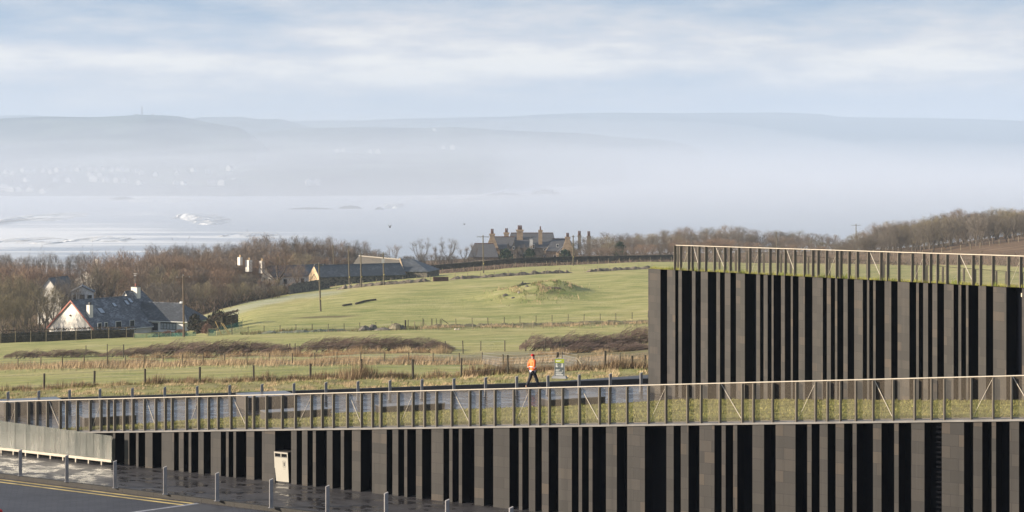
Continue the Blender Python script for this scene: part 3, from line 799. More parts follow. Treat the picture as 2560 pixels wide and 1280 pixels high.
# ================================================================ pavement sign
M_LIME = mat('lime_sign_green', (.30, .37, .03), .5, .05); M_SLATE = mat('slate_sign_grey', (.085, .105, .115), .5, .08); M_WHITE = mat('white_sign_ink', (.72, .73, .70), .6, .05)
M_ALU = mat('sign_aluminium', (.34, .34, .34), .4, .1, metal=.3); M_CONC = mat('sign_foot_grey', (.26, .26, .26), .75, .2)
k = (1399 - 1280)/F; Ys = 103.4; q = Vector((k*Ys, Ys, zp(k*Ys) + HK - .02))
sg_ = thing('pavement_sign', 'green and slate pavement sign with white lettering on a grey weighted foot', 'sign', q, R(-14))
sw, sh = .275, 1.06
MB().hexa([(-.40,-.22,.03),(.40,-.22,.03),(.40,.22,.03),(-.40,.22,.03)], [(-.34,-.15,.15),(.34,-.15,.15),(.34,.15,.15),(-.34,.15,.15)]).build('weighted_foot', M_CONC, sg_)
for x in (-.36, .36): MB().tube((x, -.16, .03), (x, .16, .03), .03, .03, 8).build('foot_wheel', M_INK, sg_)
m = MB()
for a, b, c, d in [(-sw, -sw+.025, .12, sh), (sw-.025, sw, .12, sh), (-sw+.025, sw-.025, sh-.025, sh), (-sw+.025, sw-.025, .12, .145)]: m.box(a, b, -.035, .035, c, d)
m.build('sign_frame', M_ALU, sg_)
hd = MB().box(-sw+.026, sw-.026, -.03, .03, .82, sh-.026).build('header_panel', M_LIME, sg_)
bd = MB().box(-sw+.026, sw-.026, -.028, .028, .146, .819).build('price_panel', M_SLATE, sg_)
MB().box(-.19, .10, -.034, -.031, .925, .95).box(-.19, .03, -.034, -.031, .885, .91).build('lettering', M_WHITE, hd)
m = MB()
for i, zz in enumerate((.745, .675, .605)):
    m.box(-.20, -.115 + .02*(i == 2), -.032, -.029, zz, zz+.042); m.box(.10 - .02*(i == 2), .20, -.032, -.029, zz, zz+.042)
    m.box(-.10, .085, -.031, -.0295, zz+.018, zz+.023)
m.box(-.20, .03, -.032, -.029, .45, .475); m.box(-.20, -.04, -.032, -.029, .40, .425); m.box(.13, .20, -.032, -.029, .40, .425)
for zz in (.35, .32, .29, .26): m.box(-.20, .16 - .05*(zz < .3), -.031, -.0293, zz, zz+.012)
m.box(-.20, .20, -.032, -.029, .185, .225)
m.build('lettering', M_WHITE, bd)
m = MB(); 
for i in range(6):
    a0 = math.pi*i/6; a1 = math.pi*(i+1)/6
    m.tube((-.10*math.cos(a0), 0, sh + .07*math.sin(a0)), (-.10*math.cos(a1), 0, sh + .07*math.sin(a1)), .012, .012, 6)
m.build('carry_handle', M_RAIL, sg_)

# ================================================================ person
M_SKIN = mat('skin', (.45, .27, .20), .6, .08); M_TROU = mat('navy_trousers', (.014, .015, .024), .85, .25, 6.0, .01)
M_ORNG = mat('orange_hi_vis', (.95, .16, .028), .6, .12, 5.0, .012); M_BEANIE = mat('red_wool', (.50, .012, .018), .9, .2, 8.0, .006)
M_REFL = mat('reflective_tape', (.62, .62, .64), .35, .08); M_SHOE = mat('black_shoe', (.012, .012, .014), .5, .2)
def skin(name, pts, edges, mt, parent, root=0, sub=2, clip=None):
    "one continuous surface grown on a skeleton: pts {key: (co, radius or (rx, ry))}"
    keys = list(pts); idx = {k_: i for i, k_ in enumerate(keys)}
    me = bpy.data.meshes.new(name + '_skeleton')
    me.from_pydata([pts[k_][0] for k_ in keys], [(idx[a], idx[b]) for a, b in edges], [])
    ob = bpy.data.objects.new(name + '_tmp', me); COL.objects.link(ob)
    md = ob.modifiers.new('s', 'SKIN'); md.use_smooth_shade = True; md.branch_smoothing = .3
    for i, k_ in enumerate(keys):
        r_ = pts[k_][1]; r_ = (r_, r_) if not isinstance(r_, tuple) else r_
        me.skin_vertices[0].data[i].radius = r_; me.skin_vertices[0].data[i].use_root = (k_ == keys[root])
    sb_ = ob.modifiers.new('d', 'SUBSURF'); sb_.levels = sub; sb_.render_levels = sub
    dg = bpy.context.evaluated_depsgraph_get(); dg.update()
    nm = bpy.data.meshes.new_from_object(ob.evaluated_get(dg)); nm.name = name
    bpy.data.objects.remove(ob); bpy.data.meshes.remove(me)
    nm.materials.clear(); nm.materials.append(mt)
    for p_ in nm.polygons: p_.use_smooth = True; p_.material_index = 0
    r = bpy.data.objects.new(name, nm); COL.objects.link(r); r.parent = parent
    return r
def make_person(label, loc, rz):
    # faces +Y; right leg swings forward, left leg trails, hands by the jacket pockets
    root = thing('person', label, 'person', loc, rz)
    J = {'pel': ((0, 0, .93), (.13, .10)), 'wai': ((0, .005, 1.08), (.125, .095)), 'che': ((0, .01, 1.28), (.155, .105)), 'shm': ((0, .0, 1.42), (.12, .085)),
         'nek': ((0, .01, 1.51), .058), 'jaw': ((0, .045, 1.585), (.062, .066)), 'hed': ((0, .022, 1.665), (.074, .092)), 'crn': ((0, .015, 1.735), (.055, .066)),
         'shl': ((-.185, -.005, 1.415), .066), 'elL': ((-.245, -.10, 1.16), .048), 'wrL': ((-.225, .04, .98), .034), 'haL': ((-.215, .09, .935), (.042, .022)),
         'shr': ((.185, -.005, 1.415), .066), 'elR': ((.27, -.09, 1.17), .048), 'wrR': ((.225, .09, 1.03), .034), 'haR': ((.20, .145, 1.0), (.042, .022)),
         'hpl': ((-.09, 0, .88), .098), 'knL': ((-.10, -.10, .50), .066), 'anL': ((-.10, -.33, .12), .044), 'toL': ((-.105, -.20, .035), .036),
         'hpr': ((.09, 0, .88), .098), 'knR': ((.10, .17, .51), .066), 'anR': ((.10, .30, .105), .044), 'toR': ((.105, .47, .075), .036)}
    E = [('pel','wai'),('wai','che'),('che','shm'),('shm','nek'),('nek','jaw'),('jaw','hed'),('hed','crn'),('shm','shl'),('shl','elL'),('elL','wrL'),('wrL','haL'),
         ('shm','shr'),('shr','elR'),('elR','wrR'),('wrR','haR'),('pel','hpl'),('hpl','knL'),('knL','anL'),('anL','toL'),('pel','hpr'),('hpr','knR'),('knR','anR'),('anR','toR')]
    for sd, base in (('L', J['haL'][0]), ('R', J['haR'][0])):
        s_ = -1 if sd == 'L' else 1
        for fi, (off, ln_) in enumerate(((-.030, .066), (-.010, .076), (.010, .072), (.028, .056))):
            b0 = Vector(base) + Vector((off*.3*s_, .022, off*.9)); b1 = b0 + Vector((-.010*s_, ln_*.55, -.012)); b2 = b1 + Vector((-.018*s_, ln_*.32, -.020))
            J[f'f{sd}{fi}a'] = (tuple(b0), .011); J[f'f{sd}{fi}b'] = (tuple(b1), .009); J[f'f{sd}{fi}c'] = (tuple(b2), .007)
            E += [('ha' + sd, f'f{sd}{fi}a'), (f'f{sd}{fi}a', f'f{sd}{fi}b'), (f'f{sd}{fi}b', f'f{sd}{fi}c')]
        b0 = Vector(base) + Vector((-.012*s_, -.005, .036)); b1 = b0 + Vector((-.014*s_, .034, .014))
        J[f't{sd}a'] = (tuple(b0), .012); J[f't{sd}b'] = (tuple(b1), .009); E += [('ha' + sd, f't{sd}a'), (f't{sd}a', f't{sd}b')]
    J['nos'] = ((0, .125, 1.635), .013); E.append(('jaw', 'nos'))
    skin('body', J, E, M_SKIN, root)
    m = MB()
    for s_ in (-1, 1): m.obox((s_*.03, .108, 1.672), (.013, 0, 0), (0, .006, 0), (0, 0, .007))
    m.build('eyes', M_INK, root)
    MB().obox((0, .108, 1.592), (.024, 0, 0), (0, .005, 0), (0, 0, .005)).build('mouth', mat('lips', (.30, .12, .10), .6), root)
    jk = {'hem': ((0, .0, .86), (.185, .145)), 'wai': ((0, .005, 1.02), (.18, .140)), 'che': ((0, .01, 1.26), (.205, .150)), 'shm': ((0, .0, 1.41), (.155, .115)), 'col': ((0, .01, 1.535), (.088, .088)),
          'shl': ((-.19, -.005, 1.405), .095), 'elL': ((-.255, -.10, 1.16), .078), 'wrL': ((-.228, .03, .99), .060),
          'shr': ((.19, -.005, 1.405), .095), 'elR': ((.28, -.09, 1.17), .078), 'wrR': ((.228, .08, 1.035), .060)}
    skin('jacket', jk, [('che','wai'),('wai','hem'),('che','shm'),('shm','col'),('shm','shl'),('shl','elL'),('elL','wrL'),('shm','shr'),('shr','elR'),('elR','wrR')], M_ORNG, root)
    def band(name, c, ax, rx, ry, h, n=20):
        ax = Vector(ax).normalized(); a_ = ax.orthogonal().normalized() if abs(ax.z) < .9 else Vector((1, 0, 0)); b_ = ax.cross(a_)
        m_ = MB(); c = Vector(c); q0 = []; q1 = []
        ring = lambda k_, z_: [c + ax*z_ + a_*math.cos(2*math.pi*i/n)*rx*k_ + b_*math.sin(2*math.pi*i/n)*ry*k_ for i in range(n)]
        o0, o1, i0, i1 = ring(1, -h/2), ring(1, h/2), ring(.93, -h/2), ring(.93, h/2)
        fs = []
        for i in range(n):
            j_ = (i+1) % n; fs += [(i, j_, n+j_, n+i), (2*n+j_, 2*n+i, 3*n+i, 3*n+j_), (n+i, n+j_, 3*n+j_, 3*n+i), (j_, i, 2*n+i, 2*n+j_)]
        m_.add(o0 + o1 + i0 + i1, fs); return m_.build(name, M_REFL, root, smooth=True)
    band('reflective_band', (0, .005, .885), (0, 0, 1), .192, .152, .13)
    band('reflective_band', (0, .006, 1.13), (0, 0, 1), .198, .150, .045)
    for s_, e_, w_ in ((-1, (-.255, -.10, 1.16), (-.228, .03, .99)), (1, (.28, -.09, 1.17), (.228, .08, 1.035))):
        d_ = Vector(w_) - Vector(e_); band('reflective_band', Vector(e_) + d_*.25, d_, .080, .080, .045, 14)
    tr = {'pel': ((0, 0, .92), (.155, .125)), 'hpl': ((-.092, 0, .86), .115), 'knL': ((-.10, -.10, .50), .086), 'anL': ((-.10, -.315, .14), .070),
          'hpr': ((.092, 0, .86), .115), 'knR': ((.10, .17, .51), .086), 'anR': ((.10, .295, .14), .070)}
    skin('trousers', tr, [('pel','hpl'),('hpl','knL'),('knL','anL'),('pel','hpr'),('hpr','knR'),('knR','anR')], M_TROU, root)
    for nm, a_, t_ in (('shoe', J['anL'][0], J['toL'][0]), ('shoe', J['anR'][0], J['toR'][0])):
        a_ = Vector(a_); t_ = Vector(t_); he = Vector((a_.x, a_.y - .03, max(.045, a_.z - .07)))
        skin(nm, {'h': (tuple(he), (.046, .046)), 'a': (tuple(a_ - Vector((0, 0, .02))), .056), 'm': (tuple((he + t_)/2 + Vector((0, 0, .012))), (.048, .040)), 't': (tuple(t_ + (t_ - he).normalized()*.04), (.046, .030))},
             [('h','a'),('h','m'),('m','t')], M_SHOE, root)
    skin('beanie', {'b': ((0, .012, 1.650), (.096, .112)), 'm': ((0, .008, 1.70), (.096, .110)), 't': ((0, .0, 1.775), (.070, .080))}, [('b','m'),('m','t')], M_BEANIE, root)
    return root
k = (1331.5 - 1280)/F; Yp = 100.75
make_person('person in a red beanie, orange hi-vis jacket and dark trousers walking across the plaza', (k*Yp, Yp, zp(k*Yp) + .004), R(-58))
q = onz(-2, 1271, 1.80 - .15)
make_person('person in a red beanie mostly below the road corner at the frame edge', (q.x, q.y, -.146), R(-20))
# ================================================================ grasses and scrub
rv = random.Random(11)
M_STRAW = mat('dry_grass_blade', (.43, .325, .20), .9, .35, .25, spec=.1)
M_STRAW2 = mat('dark_dry_grass_blade', (.20, .135, .085), .9, .35, .3, spec=.1)
M_GREENB = mat('rough_grass_blade', (.22, .215, .085), .9, .4, .3, spec=.1)
M_TWIG = mat('winter_twig', (.105, .075, .052), .9, .3, .5, spec=.1)
def blade(m, p, h, w, lean, mi):
    a = rv.uniform(0, 6.283); c, s_ = math.cos(a)*w, math.sin(a)*w
    m.add([(p.x - c, p.y - s_, p.z - .03), (p.x + c, p.y + s_, p.z - .03), (p.x + lean + rv.uniform(-.15, .15)*h, p.y + rv.uniform(-.2, .2)*h, p.z + h)], [(0, 1, 2)], mi)
# long dry grass round the wire fence
m = MB()
n = 0
while n < 26000:
    x = rv.uniform(-60, 1640); c = interp([(-300, 171), (0, 170), (640, 171), (1100, 172), (1300, 168), (1620, 165)], x)
    Y = c + rv.gauss(0, 4.2 if x < 1100 else 3.0)
    d = nz(x*.013, Y*.16, 2)
    if rv.random() > .55 + 1.1*d: continue
    if x > 1120 and rv.random() < .55: continue
    blade(m, G(x, Y), rv.uniform(.18, .52)*(1 + .8*d), .017, .12, 1 if rv.random() < .18 + .25*max(0, nz(x*.03, 4, 9)) else 0); n += 1
stuff(m.build('tall_grass', [M_STRAW, M_STRAW2]), 'long straw coloured grass along the wire fence', 'grass')
# verge between the lane and the first fence
m = MB(); n = 0
while n < 30000:
    x = rv.uniform(-60, 1660); Y = rv.uniform(104.0, 120.5)
    d = nz(x*.02, Y*.4, 6)
    near_f = math.exp(-((Y - 118.6)/1.0)**2)
    if rv.random() > .35 + .9*d + near_f*.9: continue
    mi = 0 if d > .12 else 2
    if near_f > .45: mi = 1 if rv.random() < .6 + d else (0 if rv.random() < .5 else 2)
    z = G(x, Y)
    blade(m, z, (rv.uniform(.05, .16) + near_f*rv.uniform(.08, .40)*(1 + 1.2*nz(x*.035, 2, 3)))*(1 + .5*d), .014, .06, mi); n += 1
stuff(m.build('verge_grass', [M_STRAW, M_STRAW2, M_GREENB]), 'rough verge grass between the lane and the first fence', 'grass')
# tussocks of dead stalks at the foot of the first fence
def tussock(m, x, Y, rad, h, n, mi=None):
    for i in range(n):
        a = rv.uniform(0, 6.283); r_ = rad*rv.random()**.6
        p = G(x, Y); X = p.x + math.cos(a)*r_; YY = p.y + math.sin(a)*r_*.7
        p = Vector((X, YY, GX_(X, YY)))
        k_ = 1 - (r_/rad)*.6
        blade(m, p, h*k_*rv.uniform(.6, 1.1), .014, .08 + (X - WX(x, Y))*.25, (1 if rv.random() < .65 else 0) if mi is None else mi)
TU = [(50, 119, .5, .45), (205, 119, .45, .5), (240, 119, .3, .3), (305, 119, .6, .42), (390, 119, .8, .75), (472, 119, .5, .55), (512, 119, .5, .5), (585, 119, 1.0, .5), (630, 119, .5, .4), (665, 119, .8, .7), (735, 119, .9, .55),
      (800, 119, .9, .65), (850, 119, .9, .8), (888, 118, .9, 1.25), (915, 118, .8, 1.1), (975, 119, .7, .6), (1010, 119, .7, .55), (1090, 119, .8, .7), (1180, 119, .9, .9), (1215, 119, .7, 1.05), (1262, 119, .6, 1.0), (1300, 119, .8, .6), (1350, 119, .8, .65),
      (1440, 118, .9, .6), (1530, 118, .8, .9), (1556, 118, .7, .9), (1600, 118, .8, .75)]
for i, (x, Y, rad, h) in enumerate(TU):
    m = MB(); tussock(m, x, Y, rad*1.1, h*1.12, int(330*rad + 160))
    o = m.build('grass_tussock', [M_STRAW, M_STRAW2]); tag(o, 'brown tussock of dead stalks at the foot of the first fence', 'grass tussock', 'tussocks along the first fence')
for i, (x, Y, rad, h) in enumerate([(735, 196, 1.0, 1.0), (745, 194, .8, .9), (688, 192, 1.4, .9), (775, 193, 1.2, 1.1), (900, 196, 1.8, .8), (840, 195, 1.5, .7), (1395, 186, 1.2, 1.0), (1010, 171, .9, 1.0), (950, 170, .8, .8)] + [(345 + 41*i + 9*(i % 3), 195.5 + (i*7 % 5)*.5, .9 + .12*(i % 4), .55 + .13*(i*3 % 5)) for i in range(9)] + [(782 + 38*i + 8*(i % 3), 196 + (i*7 % 5)*.6, 1.0 + .15*(i % 4), .6 + .15*(i*3 % 5)) for i in range(9)] + [(1350 + 52*i, 187 + (i % 3), 1.0, .55 + .1*(i % 3)) for i in range(6)]):
    m = MB(); tussock(m, x, Y, rad, h, 420, None if i % 2 else 0)
    o = m.build('grass_tussock', [M_STRAW, mat('russet_stalk', (.30, .19, .10), .9, .3, .5)]); tag(o, 'tawny clump of tall dead grass below the windswept scrub', 'grass tussock', 'tawny clumps below the scrub')

# rough growth on the knoll
m = MB()
for i in range(5200):
    x = rv.gauss(1345, 48); Y = rv.gauss(336, 7)
    d = nz(x*.03, Y*.22, 12)
    if d < -.05: continue
    blade(m, G(x, Y), rv.uniform(.12, .40)*(1 + d), .045, .05, 0 if d > .22 else (2 if rv.random() < .75 else 1))
stuff(m.build('knoll_grass', [M_STRAW, M_STRAW2, mat('knoll_green', (.11, .155, .045), .9, .4, .3, spec=.1)]), 'rough grass and tufts on the rocky knoll', 'grass')
m = MB()
for i in range(9000):
    x = rv.uniform(600, 1640); Y = interp([(600, 277), (1280, 282), (1620, 281)], x) + rv.gauss(0, 2.2)
    d = nz(x*.02, Y*.3, 15)
    if d < -.1: continue
    blade(m, G(x, Y), rv.uniform(.10, .36)*(1 + d), .035, .06, 0 if (x > 1050 and d > .05) else (2 if rv.random() < .6 else 1))
stuff(m.build('rough_grass', [M_STRAW, M_STRAW2, mat('rough_green', (.13, .15, .065), .9, .4, .3, spec=.1)]), 'rough grass along the strip below the thin dark fence', 'grass')
# ---------------------------------------------------------------- bare trees and shrubs
def twig(m, p, d, ln, w, mi=0):
    d = d.normalized(); s_ = d.cross(Vector((rv.uniform(-1, 1), rv.uniform(-1, 1), rv.uniform(-1, 1)))).normalized()*w
    b = p + d*ln*.5 + Vector((rv.uniform(-.06, .06), rv.uniform(-.06, .06), rv.uniform(-.02, .08)))*ln
    m.add([p - s_, p + s_, b + s_*.6, p + d*ln, b - s_*.6], [(0, 1, 2, 3, 4)], mi)
M_BARK = mat('grey_bark', (.135, .115, .095), .95, .3, 2.0, .02, spec=.1)
M_CROWN = [mat('brown_twigs', (.210, .160, .120), .95, .25, .25, spec=.1, rand=.22), mat('russet_twigs', (.245, .170, .120), .95, .25, .25, spec=.1, rand=.2),
           mat('grey_twigs', (.170, .147, .122), .95, .25, .25, spec=.1, rand=.2), mat('olive_twigs', (.215, .182, .115), .95, .25, .25, spec=.1, rand=.2)]
def make_tree(seed, kind, dome, n_tw, spread=1.0, lean=0.0, trunk_h=.26, open_=False):
    "unit tree about 10 m tall; twigs fill a windswept dome"
    global rv
    rv = random.Random(seed)
    root = thing('bare_tree', '', 'tree')
    t = MB(); H = 10.0; cr = MB()
    ends = []
    base = Vector((0, 0, -.4)); top = Vector((rv.uniform(-.3, .3) + lean*.6, rv.uniform(-.3, .3), H*trunk_h))
    t.tube(base, top, .24, .17, 7)
    def dome_pt():
        a = rv.uniform(0, 6.283); r_ = math.sqrt(rv.random())*3.7*spread
        return a, r_
    limbs = []
    for i in range(8 if not open_ else 6):
        a = 6.283*i/8 + rv.uniform(-.4, .4); r_ = rv.uniform(1.0, 3.1)*spread
        zt = H*(.96 - .24*(r_/(3.7*spread))**2*dome) - rv.uniform(.4, 1.6)
        e = Vector((r_*math.cos(a) + lean*zt*.12, r_*math.sin(a), zt)); s0 = top*(rv.uniform(.7, 1.0)); mid = s0.lerp(e, .5) + Vector((math.cos(a)*.4*spread, math.sin(a)*.4*spread, -.2 + rv.uniform(-.3, .3)))
        t.tube(s0, mid, .11, .07, 5); t.tube(mid, e, .07, .025, 5); limbs.append((s0, mid, e))
        for k_ in range(4):
            f_ = rv.uniform(.15, .95); b = mid.lerp(e, f_) if k_ else s0.lerp(mid, .7)
            d = (e - s0).normalized() + Vector((rv.uniform(-.9, .9), rv.uniform(-.9, .9), rv.uniform(-.1, .6)))
            q = b + d.normalized()*rv.uniform(.9, 2.1); t.tube(b, q, .04, .014, 4); limbs.append((b, b.lerp(q, .5), q))
    for i in range(n_tw):
        if open_ or rv.random() < .45:
            s0, mid, e = rv.choice(limbs); f_ = rv.random()
            p = mid.lerp(e, f_) if rv.random() < .8 else s0.lerp(mid, f_)
            p = p + Vector((rv.gauss(0, .28), rv.gauss(0, .28), rv.gauss(0, .25)))
            d = Vector((p.x*.14 + rv.uniform(-.7, .7) + lean*.5, p.y*.14 + rv.uniform(-.7, .7), rv.uniform(.2, 1.3)))
            twig(cr, p, d, rv.uniform(.5, 1.25), rv.uniform(.008, .018))
        else:
            a, r_ = dome_pt(); zt = H*(1.0 - .26*(r_/(3.7*spread))**2*dome)
            lump = 1 + .10*nz(math.cos(a)*r_*.55, math.sin(a)*r_*.55, seed*3.1)
            zt *= lump; zb = H*trunk_h*.55 - .02*r_
            z = zt - (zt - zb)*rv.random()**1.45 - .5
            p = Vector((r_*math.cos(a) + lean*z*.12, r_*math.sin(a), z))
            d = Vector((math.cos(a)*r_*.16 + rv.uniform(-.35, .35) + lean*.4, math.sin(a)*r_*.16 + rv.uniform(-.35, .35), rv.uniform(.5, 1.2)))
            twig(cr, p, d, rv.uniform(.42, .9), rv.uniform(.009, .020))
    t.build('trunk', M_BARK, root); cr.build('crown', M_CROWN[kind], root)
    return root
PROTO = {}
for key, args in {'b1': (21, 0, 1.0, 3400), 'b2': (22, 0, .8, 3400, 1.1, .25), 'r1': (23, 1, 1.1, 3700, 1.15), 'r2': (24, 1, .9, 3600, 1.0, .2), 'g1': (25, 2, 1.0, 3300, 1.0, .25), 'g2': (26, 2, .8, 3000, .85, .15),
                  'o1': (27, 3, 1.0, 3400, 1.1, .1), 'o2': (28, 3, .9, 3100, .95), 'x1': (29, 2, 1.0, 950, 1.2, .1, .3, True), 'x2': (30, 0, 1.0, 800, 1.0, -.2, .3, True), 'l1': (31, 2, .7, 900, .62, .1, .2, True)}.items():
    PROTO[key] = make_tree(args[0], args[1], *args[2:])
USED = set()
rt = random.Random(5)
def plant(key, x, Y, ytop, label, group, wide=1.0, cat=None):
    p = G(x, Y); h = (HC - (ytop - HZ)/F*Y) - p.z
    sc = max(.25, h / 9.9)
    o = PROTO[key]
    if key in USED: o = dup(o)
    USED.add(key)
    o.location = p; o.rotation_euler = (0, 0, rt.uniform(-.5, .5) + rt.choice([0, math.pi])*(0 if key in ('b2','g1') else 1)); w_ = sc**.5*wide if sc < 1 else wide*sc**.7
    o.scale = (w_*rt.uniform(.9, 1.1), w_*rt.uniform(.9, 1.1), sc)
    o['label'] = label; o['group'] = group
    return o
def wood(tops, step, Ys, keys, label, group, wide=1.0, jit=6, dip=0):
    x = tops[0][0]; i = 0
    while x <= tops[-1][0]:
        Y = rt.uniform(*Ys); xx = x + rt.uniform(-step*.35, step*.35)
        if nz(x*.01, Ys[0]) > -2:
            plant(rt.choice(keys), xx, Y, interp(tops, xx) + rt.uniform(-jit*.4, jit) + dip, label, group, wide)
        x += step
# far row by the shore, left
wood([(-30, 633), (20, 634), (60, 640), (110, 632), (160, 634), (200, 630), (250, 634)], 20, (505, 540), ['l1', 'g2', 'l1'], 'thin grey tree in the far row above the left shore', 'thin far row of trees', .8)
# dark back wood rising in a dome
BW_T = [(375, 622), (420, 612), (480, 607), (545, 606), (600, 598), (660, 592), (720, 589), (800, 590), (860, 595), (905, 606), (950, 628), (985, 650)]
wood(BW_T, 31, (530, 560), ['g1', 'b1', 'g1', 'g2'], 'grey brown tree in the domed wood behind the stone barn', 'domed wood behind the barn', 1.15)
wood([(400, 626), (545, 618), (640, 606), (800, 603), (905, 620), (950, 640)], 31, (490, 515), ['g1', 'b1', 'b2'], 'grey brown tree in the domed wood behind the stone barn', 'domed wood behind the barn', 1.15)
wood([(420, 650), (545, 640), (640, 630), (800, 630), (905, 642), (960, 652)], 36, (455, 478), ['g1', 'b1', 'o1'], 'grey brown tree in the domed wood behind the stone barn', 'domed wood behind the barn', 1.15)
# brown wood behind the bungalow
wood([(-40, 640), (0, 634), (20, 640)], 22, (450, 470), ['g1'], 'dark tree at the left end of the shore row', 'dark trees at the left', 1.1)
wood([(-30, 650), (60, 655), (140, 660), (185, 668)], 24, (425, 450), ['r1', 'r2', 'b1'], 'russet crowned tree in the wood left of the bungalow', 'russet wood left of the bungalow', 1.15)
wood([(-20, 690), (50, 688), (110, 712), (160, 735)], 26, (345, 368), ['o1', 'o2'], 'olive brown tree in front of the white gabled house', 'olive trees left of the bungalow', .95)
wood([(-40, 735), (20, 728), (75, 745)], 26, (325, 338), ['o2', 'o1'], 'low olive tree at the left end of the garden hedge', 'low olive trees by the hedge', .75)
wood([(235, 640), (262, 628), (330, 630), (400, 632), (450, 636), (520, 640), (560, 642)], 25, (418, 445), ['r1', 'b1', 'r2', 'b2'], 'tall brown tree in the wood behind the bungalow', 'brown wood behind the bungalow', 1.15)
wood([(225, 662), (300, 655), (380, 660), (480, 665), (560, 668), (640, 690), (700, 695)], 31, (388, 410), ['b1', 'o1', 'g1', 'r2'], 'brown tree at the front of the wood behind the bungalow', 'front trees of the bungalow wood', 1.05)
wood([(370, 705), (430, 700), (520, 700), (600, 705), (690, 712)], 32, (368, 382), ['g1', 'o1', 'b1'], 'dark low tree along the field fence right of the bungalow', 'low trees along the field fence', .9)
plant('r1', 692, 425, 628, 'big round russet tree between the white house and the barn', 'round russet trees near the barn', 1.5)
plant('r2', 640, 432, 645, 'round russet tree beside the white chimneys', 'round russet trees near the barn', 1.2)
plant('b1', 742, 415, 662, 'brown tree at the left gable of the barn', 'round russet trees near the barn', .9)
plant('r2', 800, 470, 640, 'russet tree rising behind the barn roof', 'round russet trees near the barn', 1.0)
plant('r1', 850, 475, 642, 'russet tree rising behind the barn roof', 'round russet trees near the barn', 1.0)
plant('g1', 178, 362, 702, 'dark branching tree beside the small white porch house', 'dark tree by the porch house', .8)
plant('g1', 165, 372, 690, 'dark branching tree in front of the white gable', 'dark tree by the porch house', .8)
plant('x1', 118, 360, 690, 'dark branching tree in front of the white gable', 'dark tree by the porch house', .9)
plant('x2', 100, 357, 700, 'dark branching tree in front of the white gable', 'dark tree by the porch house', .8)
# open silhouettes left of the mansion
for x, y, key, w_, lb_ in [(984, 604, 'x2', .8, 'small open tree alone behind the barn hip'), (1052, 596, 'x1', 1.0, 'open spreading bare tree left of the mansion'), (1095, 610, 'x2', .8, 'slim open tree between the two spreading trees'),
                      (1122, 594, 'x1', 1.1, 'open spreading bare tree nearest the dark outbuilding'), (1160, 612, 'x2', .8, 'low open tree against the dark outbuilding'), (1185, 603, 'x2', .7, 'thin bare tree by the left pole near the mansion')]:
    plant(key, x, 560, y, lb_, 'open trees left of the mansion', w_)
wood([(1000, 640), (1060, 632), (1130, 634), (1180, 640)], 16, (540, 556), ['g2', 'g1'], 'low grey thicket tree under the open bare trees', 'thicket left of the mansion', .8, 4)
# around and right of the mansion
for x, y, key in [(1238, 630, 'g2'), (1282, 618, 'x2'), (1305, 612, 'x1'), (1322, 607, 'x2'), (1345, 632, 'g2')]:
    plant(key, x, 585, y, 'bare tree standing in front of the mansion walls', 'trees in front of the mansion', .8)
RW = [(1440, 600), (1462, 592), (1500, 588), (1560, 583), (1620, 577), (1680, 570), (1740, 567), (1800, 564), (1850, 566), (1895, 574), (1925, 580), (1960, 572), (2000, 574), (2060, 586), (2120, 600), (2150, 606)]
wood(RW, 29, (590, 620), ['g1', 'b1', 'g2', 'o1'], 'grey tree in the long wood right of the mansion', 'long wood right of the mansion', 1.35)
wood([(x, y + 14) for x, y in RW], 28, (555, 580), ['g1', 'g2', 'b2', 'o2'], 'grey tree in the long wood right of the mansion', 'long wood right of the mansion', 1.3)
wood([(x, y + 30) for x, y in RW[1:]], 30, (520, 545), ['g1', 'r2', 'b2'], 'lower tree at the near edge of the long wood', 'near edge of the long wood', 1.2)
RR = [(2108, 596), (2135, 584), (2170, 578), (2200, 558), (2240, 550), (2290, 548), (2330, 538), (2370, 528), (2440, 523), (2520, 521), (2600, 519)]
wood(RR, 24, (505, 530), ['b1', 'g1', 'b2', 'o2'], 'brown topped tree in the hilltop wood on the right', 'hilltop wood on the right', 1.4, 5)
wood([(x, y + 8) for x, y in RR], 25, (478, 500), ['g1', 'g2', 'o1'], 'brown topped tree in the hilltop wood on the right', 'hilltop wood on the right', 1.3, 5)
wood([(x, y + 14) for x, y in RR], 25, (452, 470), ['g2', 'x1', 'g1'], 'pale stemmed tree at the edge of the hilltop wood', 'edge of the hilltop wood', .9, 8)
wood([(x, y + 36) for x, y in RR], 34, (520, 545), ['g1', 'g2', 'b1'], 'shaded low tree deep in the hilltop wood', 'depths of the hilltop wood', 1.5, 8)
wood([(x, y + 40) for x, y in RR], 32, (490, 510), ['g2', 'g1', 'b1'], 'shaded low tree deep in the hilltop wood', 'depths of the hilltop wood', 1.5, 8)
# evergreen bushes by the mansion and dark garden bushes
def leafy(seed, n=900, kindm=None):
    global rv
    rv = random.Random(seed); m = MB()
    for i in range(n):
        a = rv.uniform(0, 6.283); u = rv.uniform(-.2, 1); r_ = math.sqrt(max(0, 1 - u*u))*(rv.random()**.35)*(1 + .25*nz(a*1.3, u*3, seed))
        p = Vector((math.cos(a)*r_, math.sin(a)*r_, .25 + .75*max(u, -.2)*(rv.random()**.3)))
        d = Vector((rv.uniform(-1, 1), rv.uniform(-1, 1), rv.uniform(-.3, 1))).normalized()*.11; s_ = d.orthogonal().normalized()*.05
        m.add([p - s_, p + s_, p + d + s_*.5, p + d - s_*.5], [(0, 1, 2, 3)])
    return m
M_EVER = mat('evergreen_leaf', (.030, .052, .026), .8, .35, 1.0, spec=.2); M_HEDGE = mat('hedge_leaf', (.050, .046, .034), .9, .4, 1.2, spec=.1)
